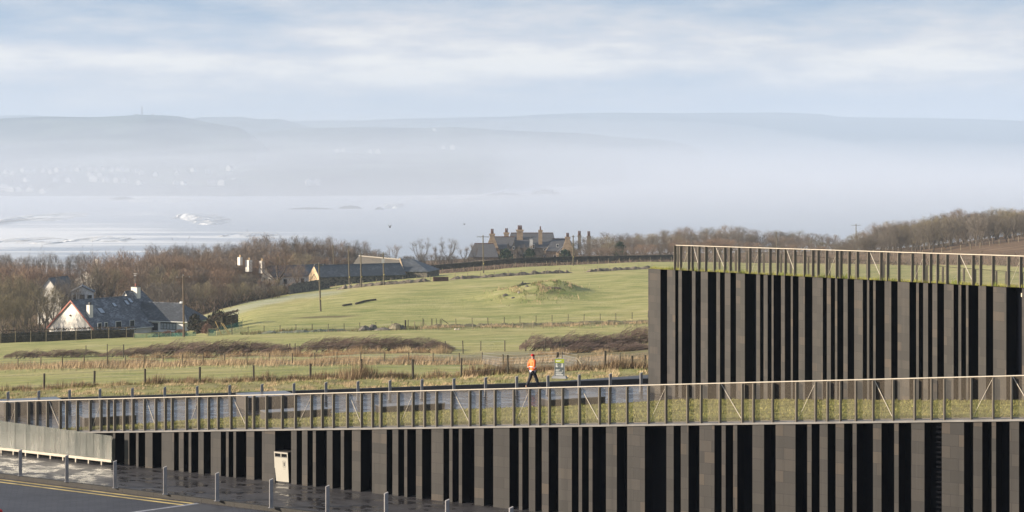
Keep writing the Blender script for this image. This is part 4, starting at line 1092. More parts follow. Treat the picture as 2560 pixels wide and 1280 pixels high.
M_HEDGE2 = mat('brown_hedge_top', (.095, .072, .052), .9, .4, 1.2, spec=.1); M_RUST = mat('rust_shrub', (.20, .125, .095), .9, .3, 1.0, spec=.1)
def bush(seed, x, Y, w_, h, mt, label, n=900, name='shrub'):
    o = leafy(seed, n).build(name, mt); tag(o, label, 'shrub'); o.location = G(x, Y, -.05); o.scale = (w_, w_*.8, h); return o
bush(41, 1265, 580, 2.3, 4.2, M_EVER, 'dark evergreen bush below the leftmost mansion gable')
bush(42, 1325, 580, 2.0, 4.0, M_EVER, 'dark evergreen bush under the middle of the mansion')
bush(43, 1413, 575, 2.0, 3.4, M_EVER, 'dark evergreen bush before the right stone gable')
bush(44, 1550, 560, 1.9, 5.0, M_EVER, 'tall dark evergreen in the long wood', 900)
bush(45, 488, 322, 1.3, 3.1, M_HEDGE, 'dark shrub at the right corner of the bungalow')
bush(46, 518, 290, .95, 1.7, M_RUST, 'pinkish round shrub behind the gate of green netting')
bush(47, 420, 292, 1.0, 1.0, M_RUST, 'rusty low shrub before the bungalow porch', 700)
bush(48, 450, 292, 1.2, 1.15, M_RUST, 'rusty shrub under the bungalow windows, beside the near pole', 800)
bush(49, 392, 292, .7, .7, M_RUST, 'small rusty shrub near the bungalow steps', 500)
bush(50, 545, 312, 2.0, 2.9, M_HEDGE, 'dark shrub at the back of the clipped garden hedge')
def hedge(name, label, pts, wd, hts, mt, mt2, n, jag=.12, cat='hedge'):
    "pts of (x, Y): a hedge body of leaf faces around a solid core"
    global rv
    rv = random.Random(len(pts)*7 + n); root = thing(name, label, cat, (0, 0, 0))
    core = MB(); lf = MB(); tp = MB()
    P = [G(x, Y) for x, Y in pts]
    for (p, q), (ha, hb) in zip(zip(P, P[1:]), zip(hts, hts[1:])):
        d = (q - p); d.z = 0; nn = Vector((-d.y, d.x, 0)).normalized()*wd/2
        core.hexa([p - nn*.7 - Vector((0,0,.4)), q - nn*.7 - Vector((0,0,.4)), q + nn*.7 - Vector((0,0,.4)), p + nn*.7 - Vector((0,0,.4))],
                  [p - nn*.45 + Vector((0,0,ha*.78)), q - nn*.45 + Vector((0,0,hb*.78)), q + nn*.45 + Vector((0,0,hb*.78)), p + nn*.45 + Vector((0,0,ha*.78))])
        k_ = int(n*d.length)
        for i in range(k_):
            t_ = rv.uniform(-.04, 1.04); s_ = rv.uniform(-1, 1); h = lerp(ha, hb, t_)*(1 + jag*nz(t_*d.length*.5 + p.x, 1.7))
            on_top = rv.random() < .35
            zz = h*rv.uniform(.93, 1.03) if on_top else h*rv.random()
            side = s_ if on_top else (1 if rv.random() < .25 else -1)*rv.uniform(.8, 1.05)
            b = p.lerp(q, t_) + nn*side + Vector((0, 0, zz))
            a = Vector((rv.uniform(-1, 1), rv.uniform(-1, 1), rv.uniform(-.4, 1))).normalized()*.16; c = a.orthogonal().normalized()*.06
            (tp if zz > h*.86 else lf).add([b - c, b + c, b + a + c*.4, b + a - c*.4], [(0, 1, 2, 3)])
    core.build('core', M_HEDGE, root); lf.build('foliage', mt, root); tp.build('top_growth', mt2, root)
    return root
hedge('garden_hedge', 'long clipped brown garden hedge in front of the bungalow gable', [(-80, 291), (40, 291), (160, 291), (250, 291), (334, 291)], 1.6, [1.75, 1.75, 1.7, 1.6, 1.5], M_HEDGE, M_HEDGE2, 110, .05)
hedge('garden_hedge', 'dark clipped garden hedge between the bungalow and the green field', [(496, 308), (540, 306), (566, 303), (594, 303)], 2.4, [1.3, 1.8, 2.5, 2.4], M_HEDGE, M_HEDGE2, 420, .07)
hedge('garden_hedge', 'long dark hedge in front of the mansion', [(1070, 500), (1180, 502), (1300, 504), (1400, 506), (1500, 508), (1700, 512)], 2.0, [1.7, 1.75, 1.7, 1.85, 1.8, 1.8], mat('far_hedge_leaf', (.095, .086, .070), .9, .4, 1.2, spec=.1), M_HEDGE2, 60, .25)
# windswept thorn scrub
def scrub_proto(seed, n=1700):
    global rv
    rv = random.Random(seed); root = thing('windswept_shrub', '', 'shrub'); st = MB(); cr = MB()
    st.tube((-1.5, 0, -.12), (.9, 0, -.12), .06, .06, 5)
    for i in range(9):
        x0 = rv.uniform(-1.3, .5); y0 = rv.uniform(-.6, .6)
        p = Vector((x0, y0, -.2)); q = p + Vector((rv.uniform(.1, .8), rv.uniform(-.4, .4), rv.uniform(.6, 1.0))); e = q + Vector((rv.uniform(.4, 1.2), rv.uniform(-.4, .4), rv.uniform(.1, .45)))
        st.tube(p, q, .05, .035, 5); st.tube(q, e, .035, .012, 5)
    for i in range(n):
        u = rv.uniform(-1.9, 2.2); v_ = rv.gauss(0, .45)
        top = 1.55*(1 - ((u - .2)/2.5)**2)*(1 + .42*nz(u*1.25, v_*.6, seed)); z = top*rv.uniform(.12, 1.0)**.75
        twig(cr, Vector((u - .25, v_, z*.92)), Vector((rv.uniform(.1, 1.2), rv.uniform(-.5, .5), rv.uniform(-.1, .6))), rv.uniform(.3, .75), rv.uniform(.007, .014))
    st.build('stems', M_BARK, root); cr.build('twigs', M_TWIG2, root); return root
M_TWIG2 = mat('thorn_twigs', (.205, .150, .125), .95, .25, .4, spec=.1, rand=.15)
SP = [scrub_proto(61), scrub_proto(62), scrub_proto(63)]; su = set()
SCR = [(52, 205, 878, 1.5), (92, 206, 876, 1.2), (150, 203, 872, 1.9), (195, 203, 870, 2.2), (292, 201, 874, 1.4), (345, 200, 864, 2.0), (398, 201, 856, 2.4), (450, 201, 855, 2.3), (505, 200, 853, 2.4), (560, 200, 851, 2.3), (610, 201, 849, 2.2),
       (660, 200, 853, 2.2), (700, 199, 862, 1.7), (790, 204, 845, 2.2), (835, 205, 842, 2.4), (885, 204, 843, 2.4), (935, 204, 840, 2.3), (985, 204, 842, 2.3), (1045, 205, 838, 2.7), (1085, 203, 850, 1.8), (1345, 197, 838, 1.6), (1390, 198, 842, 2.0), (1435, 199, 836, 1.9), (1485, 200, 826, 2.2),
       (1535, 200, 828, 2.0), (1580, 201, 822, 2.2), (1612, 201, 816, 2.0), (1460, 188, 858, 2.2), (1545, 188, 858, 2.2), (1600, 188, 862, 2.0)]
for i, (x, Y, yt, wd) in enumerate(SCR):
    k_ = i % 3; o = SP[k_] if k_ not in su else dup(SP[k_]); su.add(k_)
    p = G(x, Y); h = HC - (yt - HZ)/F*Y - p.z
    o.location = p; o.scale = (wd*.55, .9, max(.5, h/1.45)*rt.uniform(.72, 1.0)); o.rotation_euler = (0, 0, rt.uniform(-.15, .15))
    if x < 250: o['label'] = 'low windswept thorn bush in the small group at the left of the scrub line'; o['group'] = 'left thorn bushes'
    elif x < 720: o['label'] = 'windswept thorn bush in the long clump left of the field gap'; o['group'] = 'long clump of thorn bushes'
    elif x < 1100: o['label'] = 'windswept thorn bush in the middle clump above tawny grass'; o['group'] = 'middle clump of thorn bushes'
    else: o['label'] = 'windswept thorn bush leaning in the clump beside the taller wing'; o['group'] = 'thorn bushes beside the taller wing'
# undergrowth on the woodland floor
rv = random.Random(77); m = MB()
for i in range(16000):
    if i % 4 == 3: x = rv.uniform(1000, 2600); Y = F4Y(x) + 2 + abs(rv.gauss(0, 14))
    elif i % 4 == 2: x = rv.uniform(420, 780); Y = F4Y(x) + 5 + abs(rv.gauss(0, 8))
    else: x = rv.uniform(-40, 780); Y = max(335, F4Y(x) + 6) + abs(rv.gauss(0, 22))
    if x < 480 and Y < 352 and x > 110: continue
    twig(m, G(x, Y), Vector((rv.uniform(-.5, .7), rv.uniform(-.5, .5), rv.uniform(.5, 1))), rv.uniform(.5, 2.0) if x < 800 else rv.uniform(.4, 1.1), .05, 0 if rv.random() < .6 else 1)
stuff(m.build('undergrowth', [M_HEDGE, mat('bramble', (.17, .115, .085), .9, .3, .6)]), 'brown undergrowth below the woods', 'undergrowth')
# ================================================================ field fences
M_POST = mat('weathered_post', (.17, .145, .10), .9, .35, 2.0, .01, spec=.15); M_POSTD = mat('dark_post', (.085, .075, .060), .9, .35, 2.0, spec=.15)
M_WIRE = mat('fence_wire', (.20, .20, .20), .5, .1)
M_LICH = mat('pale_post', (.26, .22, .15), .9, .3, 2.0, spec=.15)
rf = random.Random(9)
def field_fence(name, label, posts, mt, r=.055, wires=(.35, .6, .85), net=0, wr=.006, lean=.04):
    "posts: (photo column, distance, height)"
    root = thing(name, label, 'fence', (0, 0, 0)); tops = []
    for x, Y, h in posts:
        p = G(x, Y); t = p + Vector((rf.uniform(-lean, lean)*h, rf.uniform(-lean, lean)*h, h)); k = r*rf.uniform(.85, 1.25)
        MB().tube(p - Vector((0, 0, .3)), t, k*1.05, k, 7).build('post', mt, root); tops.append((p, t))
    m = MB()
    for (p, t), (p2, t2) in zip(tops, tops[1:]):
        for wv in wires: m.tube(p.lerp(t, wv), p2.lerp(t2, wv), wr, wr, 3)
        if net:
            n_ = max(2, int((p2 - p).length / .3))
            for i in range(1, n_):
                a = p.lerp(p2, i/n_); b = t.lerp(t2, i/n_); m.tube(a.lerp(b, .02), a.lerp(b, .8), wr*.7, wr*.7, 3)
    if m.f: m.build('wire', M_WIRE, root)
    return root
F1 = [(-20, 118.5, 1.0), (110, 118.5, 1.0), (235.5, 118.5, .97), (362.5, 118.5, .97), (499, 118.5, .98), (635, 118.5, .96), (776, 118.5, .98), (902.5, 118.2, 1.2), (1033, 118, 1.17), (1153, 118, 1.13), (1270, 118, 1.15), (1393, 118, 1.12), (1512, 118, 1.12), (1580, 122, .75), (1612, 122, .75), (1660, 122, .8)]
field_fence('post_fence', 'nearest fence of widely spaced timber posts above the rough verge', F1, M_POSTD, .062, (.3, .62, .92))
F2 = [(-10, 168, .95)] + [(x, 168, .95) for x in (45, 102, 156, 210, 268, 313, 360, 407, 456, 507, 562, 617, 672, 730, 787, 843, 901, 961, 1022, 1083, 1148, 1205)] + [(1258, 150, 1.1), (1406, 140, 1.0), (1444, 128, .95), (1550, 150, .7), (1636, 150, .8)]
field_fence('wire_fence', 'wire netting fence standing in the long straw coloured grass', F2, M_POST, .052, (.15, .35, .55, .75, .97), 1, .007)
p = G(1444, 128); e = G(1462, 124); MB().tube(p + Vector((0, 0, .7)), e, .04, .04, 6).build('strut', M_LICH, bpy.data.objects['wire_fence'])
field_fence('post_fence', 'short posts rising behind the windswept scrub near the field gap', [(215, 208, 1.1), (268, 196, 1.35), (309, 196, 1.3), (718, 199, 1.1), (724, 200, 1.15), (738, 200, 1.15), (749, 201, .8), (1114, 204, 1.0), (1158, 196, 1.3), (1202, 203, 1.0), (1262, 200, 1.1), (1314, 199, 1.15), (1362, 196, 1.2), (1404, 196, 1.3)], M_POSTD, .05, (.5, .9))
field_fence('post_fence', 'thin dark post fence across the foot of the big sloping field', [(x, interp([(610, 276), (1000, 283), (1280, 288), (1620, 291)], x), .98) for x in range(580, 1625, 40)], M_POSTD, .045, (.5, .9))
field_fence('post_fence', 'pale short posts along the rough strip in front of the thin dark fence', [(x, interp([(1060, 277), (1280, 277), (1620, 274)], x), .85) for x in (1064, 1095, 1127, 1157, 1182, 1204, 1229, 1254, 1282, 1307, 1332, 1358, 1380, 1400, 1424, 1449, 1477, 1505, 1534, 1562, 1590)], M_LICH, .05, (.6, .9))
field_fence('post_fence', 'dark post fence climbing between the woodland and the frosted grass', [(x, F4Y(x) - 1, .95) for x in (455, 474, 484, 506, 520, 537, 556, 577, 597, 618, 639, 660, 681, 698)] + [(725, 382, 1.0)], M_POSTD, .05, (.5, .9))
field_fence('post_fence', 'line of posts above the tumbled bank across the top of the field', [(x, interp([(840, 386), (1280, 391), (1620, 400)], x), 1.15) for x in (840, 878, 907, 941, 978, 1007, 1042, 1075, 1107, 1138, 1169, 1202, 1236, 1270, 1302, 1337, 1364, 1399, 1427, 1460, 1494, 1524, 1558, 1595, 1630)], M_LICH, .05, (.5, .9))
field_fence('post_fence', 'farthest post fence before the dark hedge of the mansion', [(x, F4Y(x) + 3, 1.15) for x in range(1080, 1680, 26)], M_LICH, .055, (.6, .95))
field_fence('post_fence', 'white topped posts in front of the long garden hedge', [(x, 286.5, 1.7) for x in (2, 38, 77, 115, 153, 190, 229, 272, 316)], M_LICH, .035, (.6, .95))
field_fence('post_fence', 'thin posts under the trees at the foot of the hilltop wood', [(x, interp([(2000, 432), (2560, 448)], x), 1.2) for x in range(2210, 2600, 24)], M_LICH, .06, (.9,))
# rough bank of tumbled stone across the field
M_RUBBLE = mat('mossy_rubble', (.20, .165, .125), .95, .55, 1.1, .12, spec=.1)
def bank(name, label, pts, h, wd, cat='wall', seed=0, mt=M_RUBBLE):
    P = []
    for (a, b) in zip(pts, pts[1:]):
        n_ = max(2, int((G(*b) - G(*a)).length / .45))
        P += [(lerp(a[0], b[0], i/n_), lerp(a[1], b[1], i/n_)) for i in range(n_)]
    P.append(pts[-1]); rows = []
    for i, (x, Y) in enumerate(P):
        c = G(x, Y); row = []
        k = h*(.62 + .35*nz(i*.35, seed, 1) + .35*nz(i*1.1, seed, 2)); end = min(1, i/3, (len(P)-1-i)/3)
        for j in range(9):
            u = (j - 4)/4; z = k*end*(1 - u*u)**.7*(1 + .45*nz(i*.9, j*.8, seed + 5))
            row.append((c.x + .1*nz(i*.8, j, 7), c.y + u*wd*(1 + .3*nz(i*.6, j*.5, 3)), c.z + z - .12*abs(u)))
        rows.append(row)
    o = MB().grid(rows).build(name, mt); return tag(o, label, cat)
bank('rubble_bank', 'long tumbled stone and turf bank from the barn towards the old trough', [(838, 383), (960, 384), (1080, 386)], .95, .9, seed=1)
bank('rubble_bank', 'tumbled stone bank running right from the rusty trough', [(1122, 388), (1280, 392), (1432, 397)], .85, .9, seed=2)
bank('rubble_bank', 'short end of tumbled bank beside the taller wing', [(1461, 398), (1560, 401), (1640, 403)], .9, .9, seed=3)
bank('rough_bank', 'low dark turf bank below the thin dark fence, right part', [(1060, 283), (1280, 284), (1640, 283)], .45, 1.2, 'bank', seed=4, mt=mat('rough_turf', (.13, .115, .06), .95, .5, .9, .1))
bank('rough_bank', 'low lumpy turf bank below the thin dark fence, left part', [(640, 275), (760, 276), (880, 279)], .40, 1.0, 'bank', seed=5, mt=mat('frosty_turf', (.15, .16, .11), .95, .5, .9, .1))
def rock(x, Y, w_, h, mt, label, name='rock', seed=0, cat='rock'):
    rr = random.Random(seed + int(x)); m = MB(); rows = []
    for j in range(6):
        ph = math.pi/2*j/5; rows.append([(math.cos(6.283*i/10)*math.cos(ph)*w_*(1 + .35*nz(i*.9, j*.8, seed+x)), math.sin(6.283*i/10)*math.cos(ph)*w_*.7*(1 + .3*nz(i, j, seed)), -.1 + h*math.sin(ph)*(1 + .3*nz(i*1.3, j, x))) for i in range(11)])
    for r_ in rows: r_[10] = r_[0]
    m.grid(rows); o = m.build(name, mt); o.location = G(x, Y); o.rotation_euler = (0, 0, rr.uniform(0, 3)); return tag(o, label, cat)
M_ROCK = mat('dark_rock', (.15, .135, .115), .9, .5, 2.5, .1, spec=.15); M_ROCKW = mat('pale_rock', (.42, .37, .30), .9, .2, 2.5, .05)
rock(1264, 328, .55, .45, M_ROCK, 'dark boulder low on the left side of the knoll')
rock(1297, 328.5, .32, .34, M_ROCKW, 'small pale boulder on the left foot of the knoll')
rock(1283, 325.5, .5, .25, M_ROCK, 'flat dark stone between the pale boulder and the field foot')
rock(1317, 332, .5, .3, M_ROCK, 'dark stone halfway up the knoll')
M_OUT = mat('rocky_outcrop', (.17, .15, .105), .95, .55, 1.4, .15, spec=.1)
bank('rock_outcrop', 'long rocky scar along the crest of the knoll', [(1290, 334), (1320, 338), (1350, 342), (1366, 344)], .6, 1.0, 'outcrop', 8, M_OUT)
bank('rock_outcrop', 'broken rocky ground at the right top of the knoll', [(1376, 346), (1390, 346), (1408, 345)], .55, 1.3, 'outcrop', 9, M_OUT)
bank('rock_outcrop', 'rocky patch in the middle of the knoll', [(1356, 338), (1376, 338.5), (1394, 338)], .5, 1.0, 'outcrop', 10, M_OUT)
bank('rock_outcrop', 'bare brown scrape low on the right of the knoll', [(1366, 331), (1385, 331), (1402, 331)], .4, .9, 'outcrop', 11, mat('brown_scrape', (.10, .07, .05), .95, .4, 1.2, .1))
# rubble and gate posts at the field foot
rock(912, 277.5, .9, .75, M_ROCK, 'rubble heap left of the old gate posts', seed=3); rock(932, 278.5, .8, .85, M_ROCK, 'taller rubble heap behind the flat slab', seed=4)
rock(958, 277, 1.2, .45, M_ROCK, 'flat slab of rubble between the heaps', seed=5); rock(990, 277.5, 1.1, 1.0, M_OUT, 'biggest rubble heap beside the leftmost thick gate post', seed=6)
rock(1005, 277.5, .7, .7, M_ROCK, 'rubble lump at the foot of the leftmost thick gate post', seed=7)
rock(1139, 277, .32, .3, M_ROCKW, 'small white stone beside the pale posts, left of a pair', seed=8); rock(1147, 277, .32, .3, M_ROCKW, 'small white stone beside the pale posts, right of a pair', seed=9)
for i, (x, Y, h, wd, lb_, mt) in enumerate([(1014, 279, 1.25, .22, 'thick stone gate post beside the biggest rubble heap', M_POSTD), (1037, 277, 1.2, .10, 'slim pale gate post next to the thick stone one', M_LICH), (1052, 275, 1.15, .12, 'pale gate post standing nearest in the gateway', M_LICH),
       (1057, 285, 1.1, .09, 'dark thin gate post behind the nearest pale one', M_POSTD), (1080, 284, 1.15, .13, 'dark gate post in the middle of the old gateway', M_POSTD), (1091, 284, 1.15, .08, 'thin dark gate post beside the braced one', M_POSTD), (1104, 284, 1.15, .08, 'dark gate post with a sloping brace', M_POSTD)]):
    r_ = MB(); a = wd/2; r_.hexa([(-a, -a, -.2), (a, -a, -.2), (a, a, -.2), (-a, a, -.2)], [(-a*.9, -a*.9, h), (a*.9, -a*.9, h*.98), (a*.9, a*.9, h*.98), (-a*.9, a*.9, h)])
    o = r_.build('gate_post', mt); tag(o, lb_, 'gate post'); o.location = G(x, Y); o.rotation_euler = (0, .03*rf.uniform(-1, 1), rf.uniform(-.2, .2))
    if i == 6: MB().tube((.05, 0, 1.0), (.95, 0, .35), .05, .05, 6).build('brace', M_POSTD, o)
# rusty trough and timbers
M_RUST2 = mat('rusty_metal', (.115, .060, .048), .8, .35, 1.5, .01); M_RUST3 = mat('rusty_rib', (.070, .040, .034), .8, .3, 1.5)
tr = thing('metal_trough', 'rusty red metal trough beside the tumbled bank', 'trough', G(1101.5, 383), R(8))
m = MB(); wd = 1.46
m.box(-wd, wd, -.45, -.40, 0, .80); m.box(-wd, wd, .40, .45, 0, .80); m.box(-wd, -wd + .05, -.40, .40, 0, .80); m.box(wd - .05, wd, -.40, .40, 0, .80); m.box(-wd + .05, wd - .05, -.40, .40, .0, .06)
m.build('tank', M_RUST2, tr)
for x in (-wd, -.5, .5, wd - .06): MB().box(x, x + .07, -.49, -.452, 0, .84).build('rib', M_RUST3, tr)
for i, (xa, ya, xb, yb, lb_) in enumerate([(857, 766.5, 879, 762.5, 'leftmost of the dark timber beams lying on the field'), (889, 761, 913, 755.5, 'middle timber beam lying on the field'), (914, 755, 940, 751, 'rightmost of the dark timber beams lying on the field')]):
    def gh(x, y):
        best = min(range(300, 380), key=lambda Y: abs(HZ + (HC - ground(x, Y))/Y*F - y)); return G(x, best, .12)
    a = gh(xa, ya); b = gh(xb, yb); b.y = min(b.y, a.y + 6); b = G(xb, b.y, .12); d = (b - a); n_ = Vector((-d.y, d.x, 0)).normalized()
    o = MB().obox((0, 0, 0), d/2, n_*.14, (0, 0, .13)).build('timber_beam', M_POSTD); o.location = (a + b)/2 + Vector((0, 0, .06)); tag(o, lb_, 'beam', 'timber beams on the field')
# green garden netting
m_net, nt_, b_ = nodes('green_netting'); b_.inputs['Base Color'].default_value = (.02, .17, .14, 1); b_.inputs['Roughness'].default_value = .8
tr_ = nt_.nodes.new('ShaderNodeBsdfTransparent'); mx_ = nt_.nodes.new('ShaderNodeMixShader'); ck = N(nt_, 'ShaderNodeTexNoise', Scale=3.0, Detail=4.0); L(nt_, coords(nt_), ck.inputs['Vector'])
L(nt_, mth(nt_, 'MULTIPLY_ADD', ck.outputs['Fac'], .9, .05), mx_.inputs[0]); L(nt_, b_.outputs[0], mx_.inputs[1]); L(nt_, tr_.outputs[0], mx_.inputs[2]); L(nt_, mx_.outputs[0], nt_.nodes['Material Output'].inputs['Surface'])
def netting(label, pts, h):
    r_ = thing('netting_fence', label, 'fence', (0, 0, 0)); P = [G(x, Y) for x, Y in pts]
    rows = [[p.copy() for p in P], [p + Vector((0, 0, h*(.9 + .2*nz(i*2.1, 3)))) for i, p in enumerate(P)]]
    MB().grid(rows).build('netting', m_net, r_)
    for p in P: MB().tube(p - Vector((0, 0, .2)), p + Vector((0, 0, h*1.12)), .035, .03, 6).build('stake', M_LICH, r_)
netting('sagging green netting fence in front of the bungalow', [(334, 287.5), (365, 287.5), (396, 287.5), (427, 287.5), (456, 287), (490, 287)], .62)
netting('green netting fence along the dark garden hedge right of the bungalow', [(543, 283), (560, 287), (578, 291), (600, 296), (606, 297)], 1.2)
gt = thing('netting_gate', 'small timber gate frame filled with green netting', 'gate', G(530, 281), 0)
m = MB(); m.box(-.6, -.54, -.03, .03, 0, 1.1).box(.54, .6, -.03, .03, 0, 1.2).box(-.54, .54, -.03, .03, 1.0, 1.06); m.build('frame', M_LICH, gt)
MB().poly([(-.54, 0, .05), (.54, 0, .05), (.54, 0, 1.0), (-.54, 0, 1.0)]).build('netting', m_net, gt)
M_YPROP = mat('yellow_timber', (.42, .29, .12), .8, .2)
for i, (xa, ya, xb, yb, lb_) in enumerate([(538, 803, 554, 829, 'yellow timber prop leaning left of a pair before the dark hedge'), (553, 807, 572, 827, 'yellow timber prop leaning right, before the dark hedge'), (557, 808, 576, 829, 'second yellow prop alongside the right leaning one')]):
    bb = G(xb, 284); aa = W(xa, ya, 284); o = MB().tube(aa - bb, (0, 0, 0), .055, .055, 6).build('timber_prop', M_YPROP); o.location = bb; tag(o, lb_, 'prop')

# ================================================================ utility poles
M_POLE = mat('pole_timber', (.15, .115, .085), .9, .25, .8, spec=.15); M_POLE2 = mat('grey_pole_timber', (.14, .12, .085), .9, .25, .8, spec=.15)
M_INS = mat('insulator', (.42, .42, .42), .4, .1)
def pole(x, xt, yt, Y, label, arm=1.9, mt=M_POLE2, box=False, base_y=None, turn=0.0):
    p = G(x, Y); t = W(xt, yt, Y); h = t.z - p.z; lx = t.x - p.x
    r_ = thing('utility_pole', label, 'utility pole', p, turn)
    top = Vector((lx*math.cos(turn), -lx*math.sin(turn), h))
    MB().tube((0, 0, -.5), top, .15, .11, 9).build('shaft', mt, r_)
    if arm:
        c = top - Vector((0, 0, .35)); MB().box(c.x - arm/2, c.x + arm/2, -.05, .05, c.z - .05, c.z + .05).build('crossarm', mt, r_)
        for dx in (-arm/2 + .06, 0, arm/2 - .06):
            b = Vector((c.x + dx, 0, c.z + .05)); hh = .20 if dx else .45
            m = MB(); m.tube(b, b + Vector((0, 0, hh*.5)), .02, .02, 6).tube(b + Vector((0, 0, hh*.5)), b + Vector((0, 0, hh)), .05, .035, 8); m.build('insulator', M_INS, r_)
    if box: MB().box(top.x - .28, top.x + .28, -.45, -.13, h - 2.0, h - 1.2).build('transformer', M_INS, r_)
    MB().box(-.08, .08, -.17, -.14, 1.9, 2.15).build('warning_plate', mat('plate_yellow', (.5, .42, .12)), r_)
    return r_
pole(460, 458, 689, 284, 'tall reddish timber pole with crossarm in front of the bungalow', 1.85, M_POLE, turn=.15)
pole(802, 797, 659, 322, 'timber pole standing alone on the big field', 1.5, turn=.1)
pole(903, 902, 632, 380, 'plain pole before the barn roof, third from the barn gable', .9, turn=1.0)
pole(960, 958, 631, 379, 'pole with a transformer near the right part of the barn', 1.3, box=True)
pole(874, 871, 622, 392, 'bare pole against the middle of the barn roof', 0)
pole(835, 833, 613, 450, 'distant pole behind the barn by the domed wood', .8)
pole(1209, 1207.5, 588, 420, 'pole with a wide crossarm left of the mansion', 2.6)
pole(1433, 1433, 588, 452, 'plain pole in front of the right stone gable', .9, turn=.8)
pole(1717, 1717, 604, 470, 'pole with a broad crossarm just behind the corner of the upper fence', 2.4)
pole(1943, 1941, 579, 500, 'thin pole in the dip of the long wood', 1.2)
pole(2141, 2140, 560, 560, 'pole on the skyline left of the hilltop wood', 2.6)
m = MB()
def wire(m, a, b, sag):
    pr = None
    for i in range(13):
        t = i/12; q = a.lerp(b, t) - Vector((0, 0, sag*4*t*(1-t)))
        if pr is not None: m.tube(pr, q, .012, .012, 3)
        pr = q
wr_ = thing('overhead_wire', 'thin overhead wires strung from the mansion pole to the pole by the wing', 'wire', (0, 0, 0))
for dx in (-1.2, 1.2):
    m = MB(); wire(m, W(1207.5, 590, 420) + Vector((dx, 0, 0)), W(1433, 590, 452) + Vector((dx*.3, 0, 0)), .7); wire(m, W(1433, 590, 452) + Vector((dx*.3, 0, 0)), W(1717, 606, 470) + Vector((dx, 0, 0)), .7); m.build('strand', M_WIRE, wr_)
wr_ = thing('overhead_wire', 'thin overhead wires between the field pole and the bungalow pole', 'wire', (0, 0, 0))
m = MB(); wire(m, W(458, 690, 284), W(797, 661, 322), .9); wire(m, W(797, 661, 322), W(902, 634, 380), .7); wire(m, W(902, 634, 380), W(958, 632, 379), .3); m.build('strand', M_WIRE, wr_)
# ================================================================ buildings
M_WHITE2 = mat('white_render', (.66, .63, .57), .85, .08, .6); M_SLATE2 = None
def slate_mat(name, col, frosty=.0):
    m, nt, b = nodes(name); v = coords(nt)
    sx = nt.nodes.new('ShaderNodeSeparateXYZ'); L(nt, v, sx.inputs[0])
    f = noise(nt, v, .7, 5, .6); f2 = noise(nt, coords(nt, (2, 2, 14)), 1.0, 4, .6)
    c = ramp(nt, f2, [(.3, [x*.75 for x in col]), (.7, [x*1.3 for x in col])])
    lines = mth(nt, 'GREATER_THAN', mth(nt, 'FRACT', mth(nt, 'MULTIPLY', sx.outputs['Z'], 4.6)), .82)
    c = mixc(nt, mth(nt, 'MULTIPLY', lines, .45), c, [x*.45 for x in col])
    if frosty:
        fr_ = mth(nt, 'MULTIPLY', mth(nt, 'MAXIMUM', 0.0, mth(nt, 'SUBTRACT', mth(nt, 'MULTIPLY', mth(nt, 'ADD', f, f2), .5), .50)), frosty*7)
        c = mixc(nt, mth(nt, 'MINIMUM', .42, fr_), c, (.30, .32, .36))
    L(nt, c, b.inputs['Base Color']); b.inputs['Roughness'].default_value = .6
    bump(nt, b, mth(nt, 'SUBTRACT', f2, lines), .4, .03)
    return m
M_SL = slate_mat('frosted_slate', (.052, .058, .070), 1.0); M_SLB = slate_mat('barn_slate', (.060, .066, .074), .25); M_SLM = slate_mat('mansion_slate', (.082, .080, .084), .1)
M_TANR = slate_mat('tan_roof', (.17, .145, .11), 0)
M_WIN = glaze_mat('window_glass', (.02, .025, .03), .1); M_FRAME = mat('white_frame', (.62, .62, .60), .6, .05); M_BARGE = mat('red_bargeboard', (.30, .10, .07), .7, .1)
M_SKYL = glaze_mat('skylight_glass', (.32, .36, .42), .12); M_POT = mat('terracotta_pot', (.10, .048, .035), .8, .15); M_DKF = mat('dark_frame', (.03, .03, .035), .6)
def rubble_mat(name, a, b_, sc):
    m, nt, b = nodes(name); v = coords(nt, (1, 1, 1.5))
    vo = N(nt, 'ShaderNodeTexVoronoi', Scale=sc); L(nt, v, vo.inputs['Vector'])
    sp = nt.nodes.new('ShaderNodeSeparateColor'); L(nt, vo.outputs['Color'], sp.inputs[0])
    ve = N(nt, 'ShaderNodeTexVoronoi', Scale=sc); ve.feature = 'DISTANCE_TO_EDGE'; L(nt, v, ve.inputs['Vector'])
    c = mixc(nt, sp.outputs[0], a, b_); e = mth(nt, 'LESS_THAN', ve.outputs['Distance'], .045)
    c = mixc(nt, mth(nt, 'MULTIPLY', e, .5), c, [(x+y)*.7 for x, y in zip(a, b_)])
    L(nt, c, b.inputs['Base Color']); b.inputs['Roughness'].default_value = .9; bump(nt, b, ve.outputs['Distance'], .4, .05); return m
M_RUB = rubble_mat('barn_rubble', (.040, .038, .036), (.19, .165, .13), 2.6); M_SAND = rubble_mat('sandstone', (.27, .195, .125), (.40, .30, .20), 1.6); M_SANDD = rubble_mat('grey_sandstone', (.17, .14, .11), (.27, .22, .17), 1.6)
M_GABLE = rubble_mat('barn_gable', (.40, .29, .17), (.52, .40, .26), 2.0)

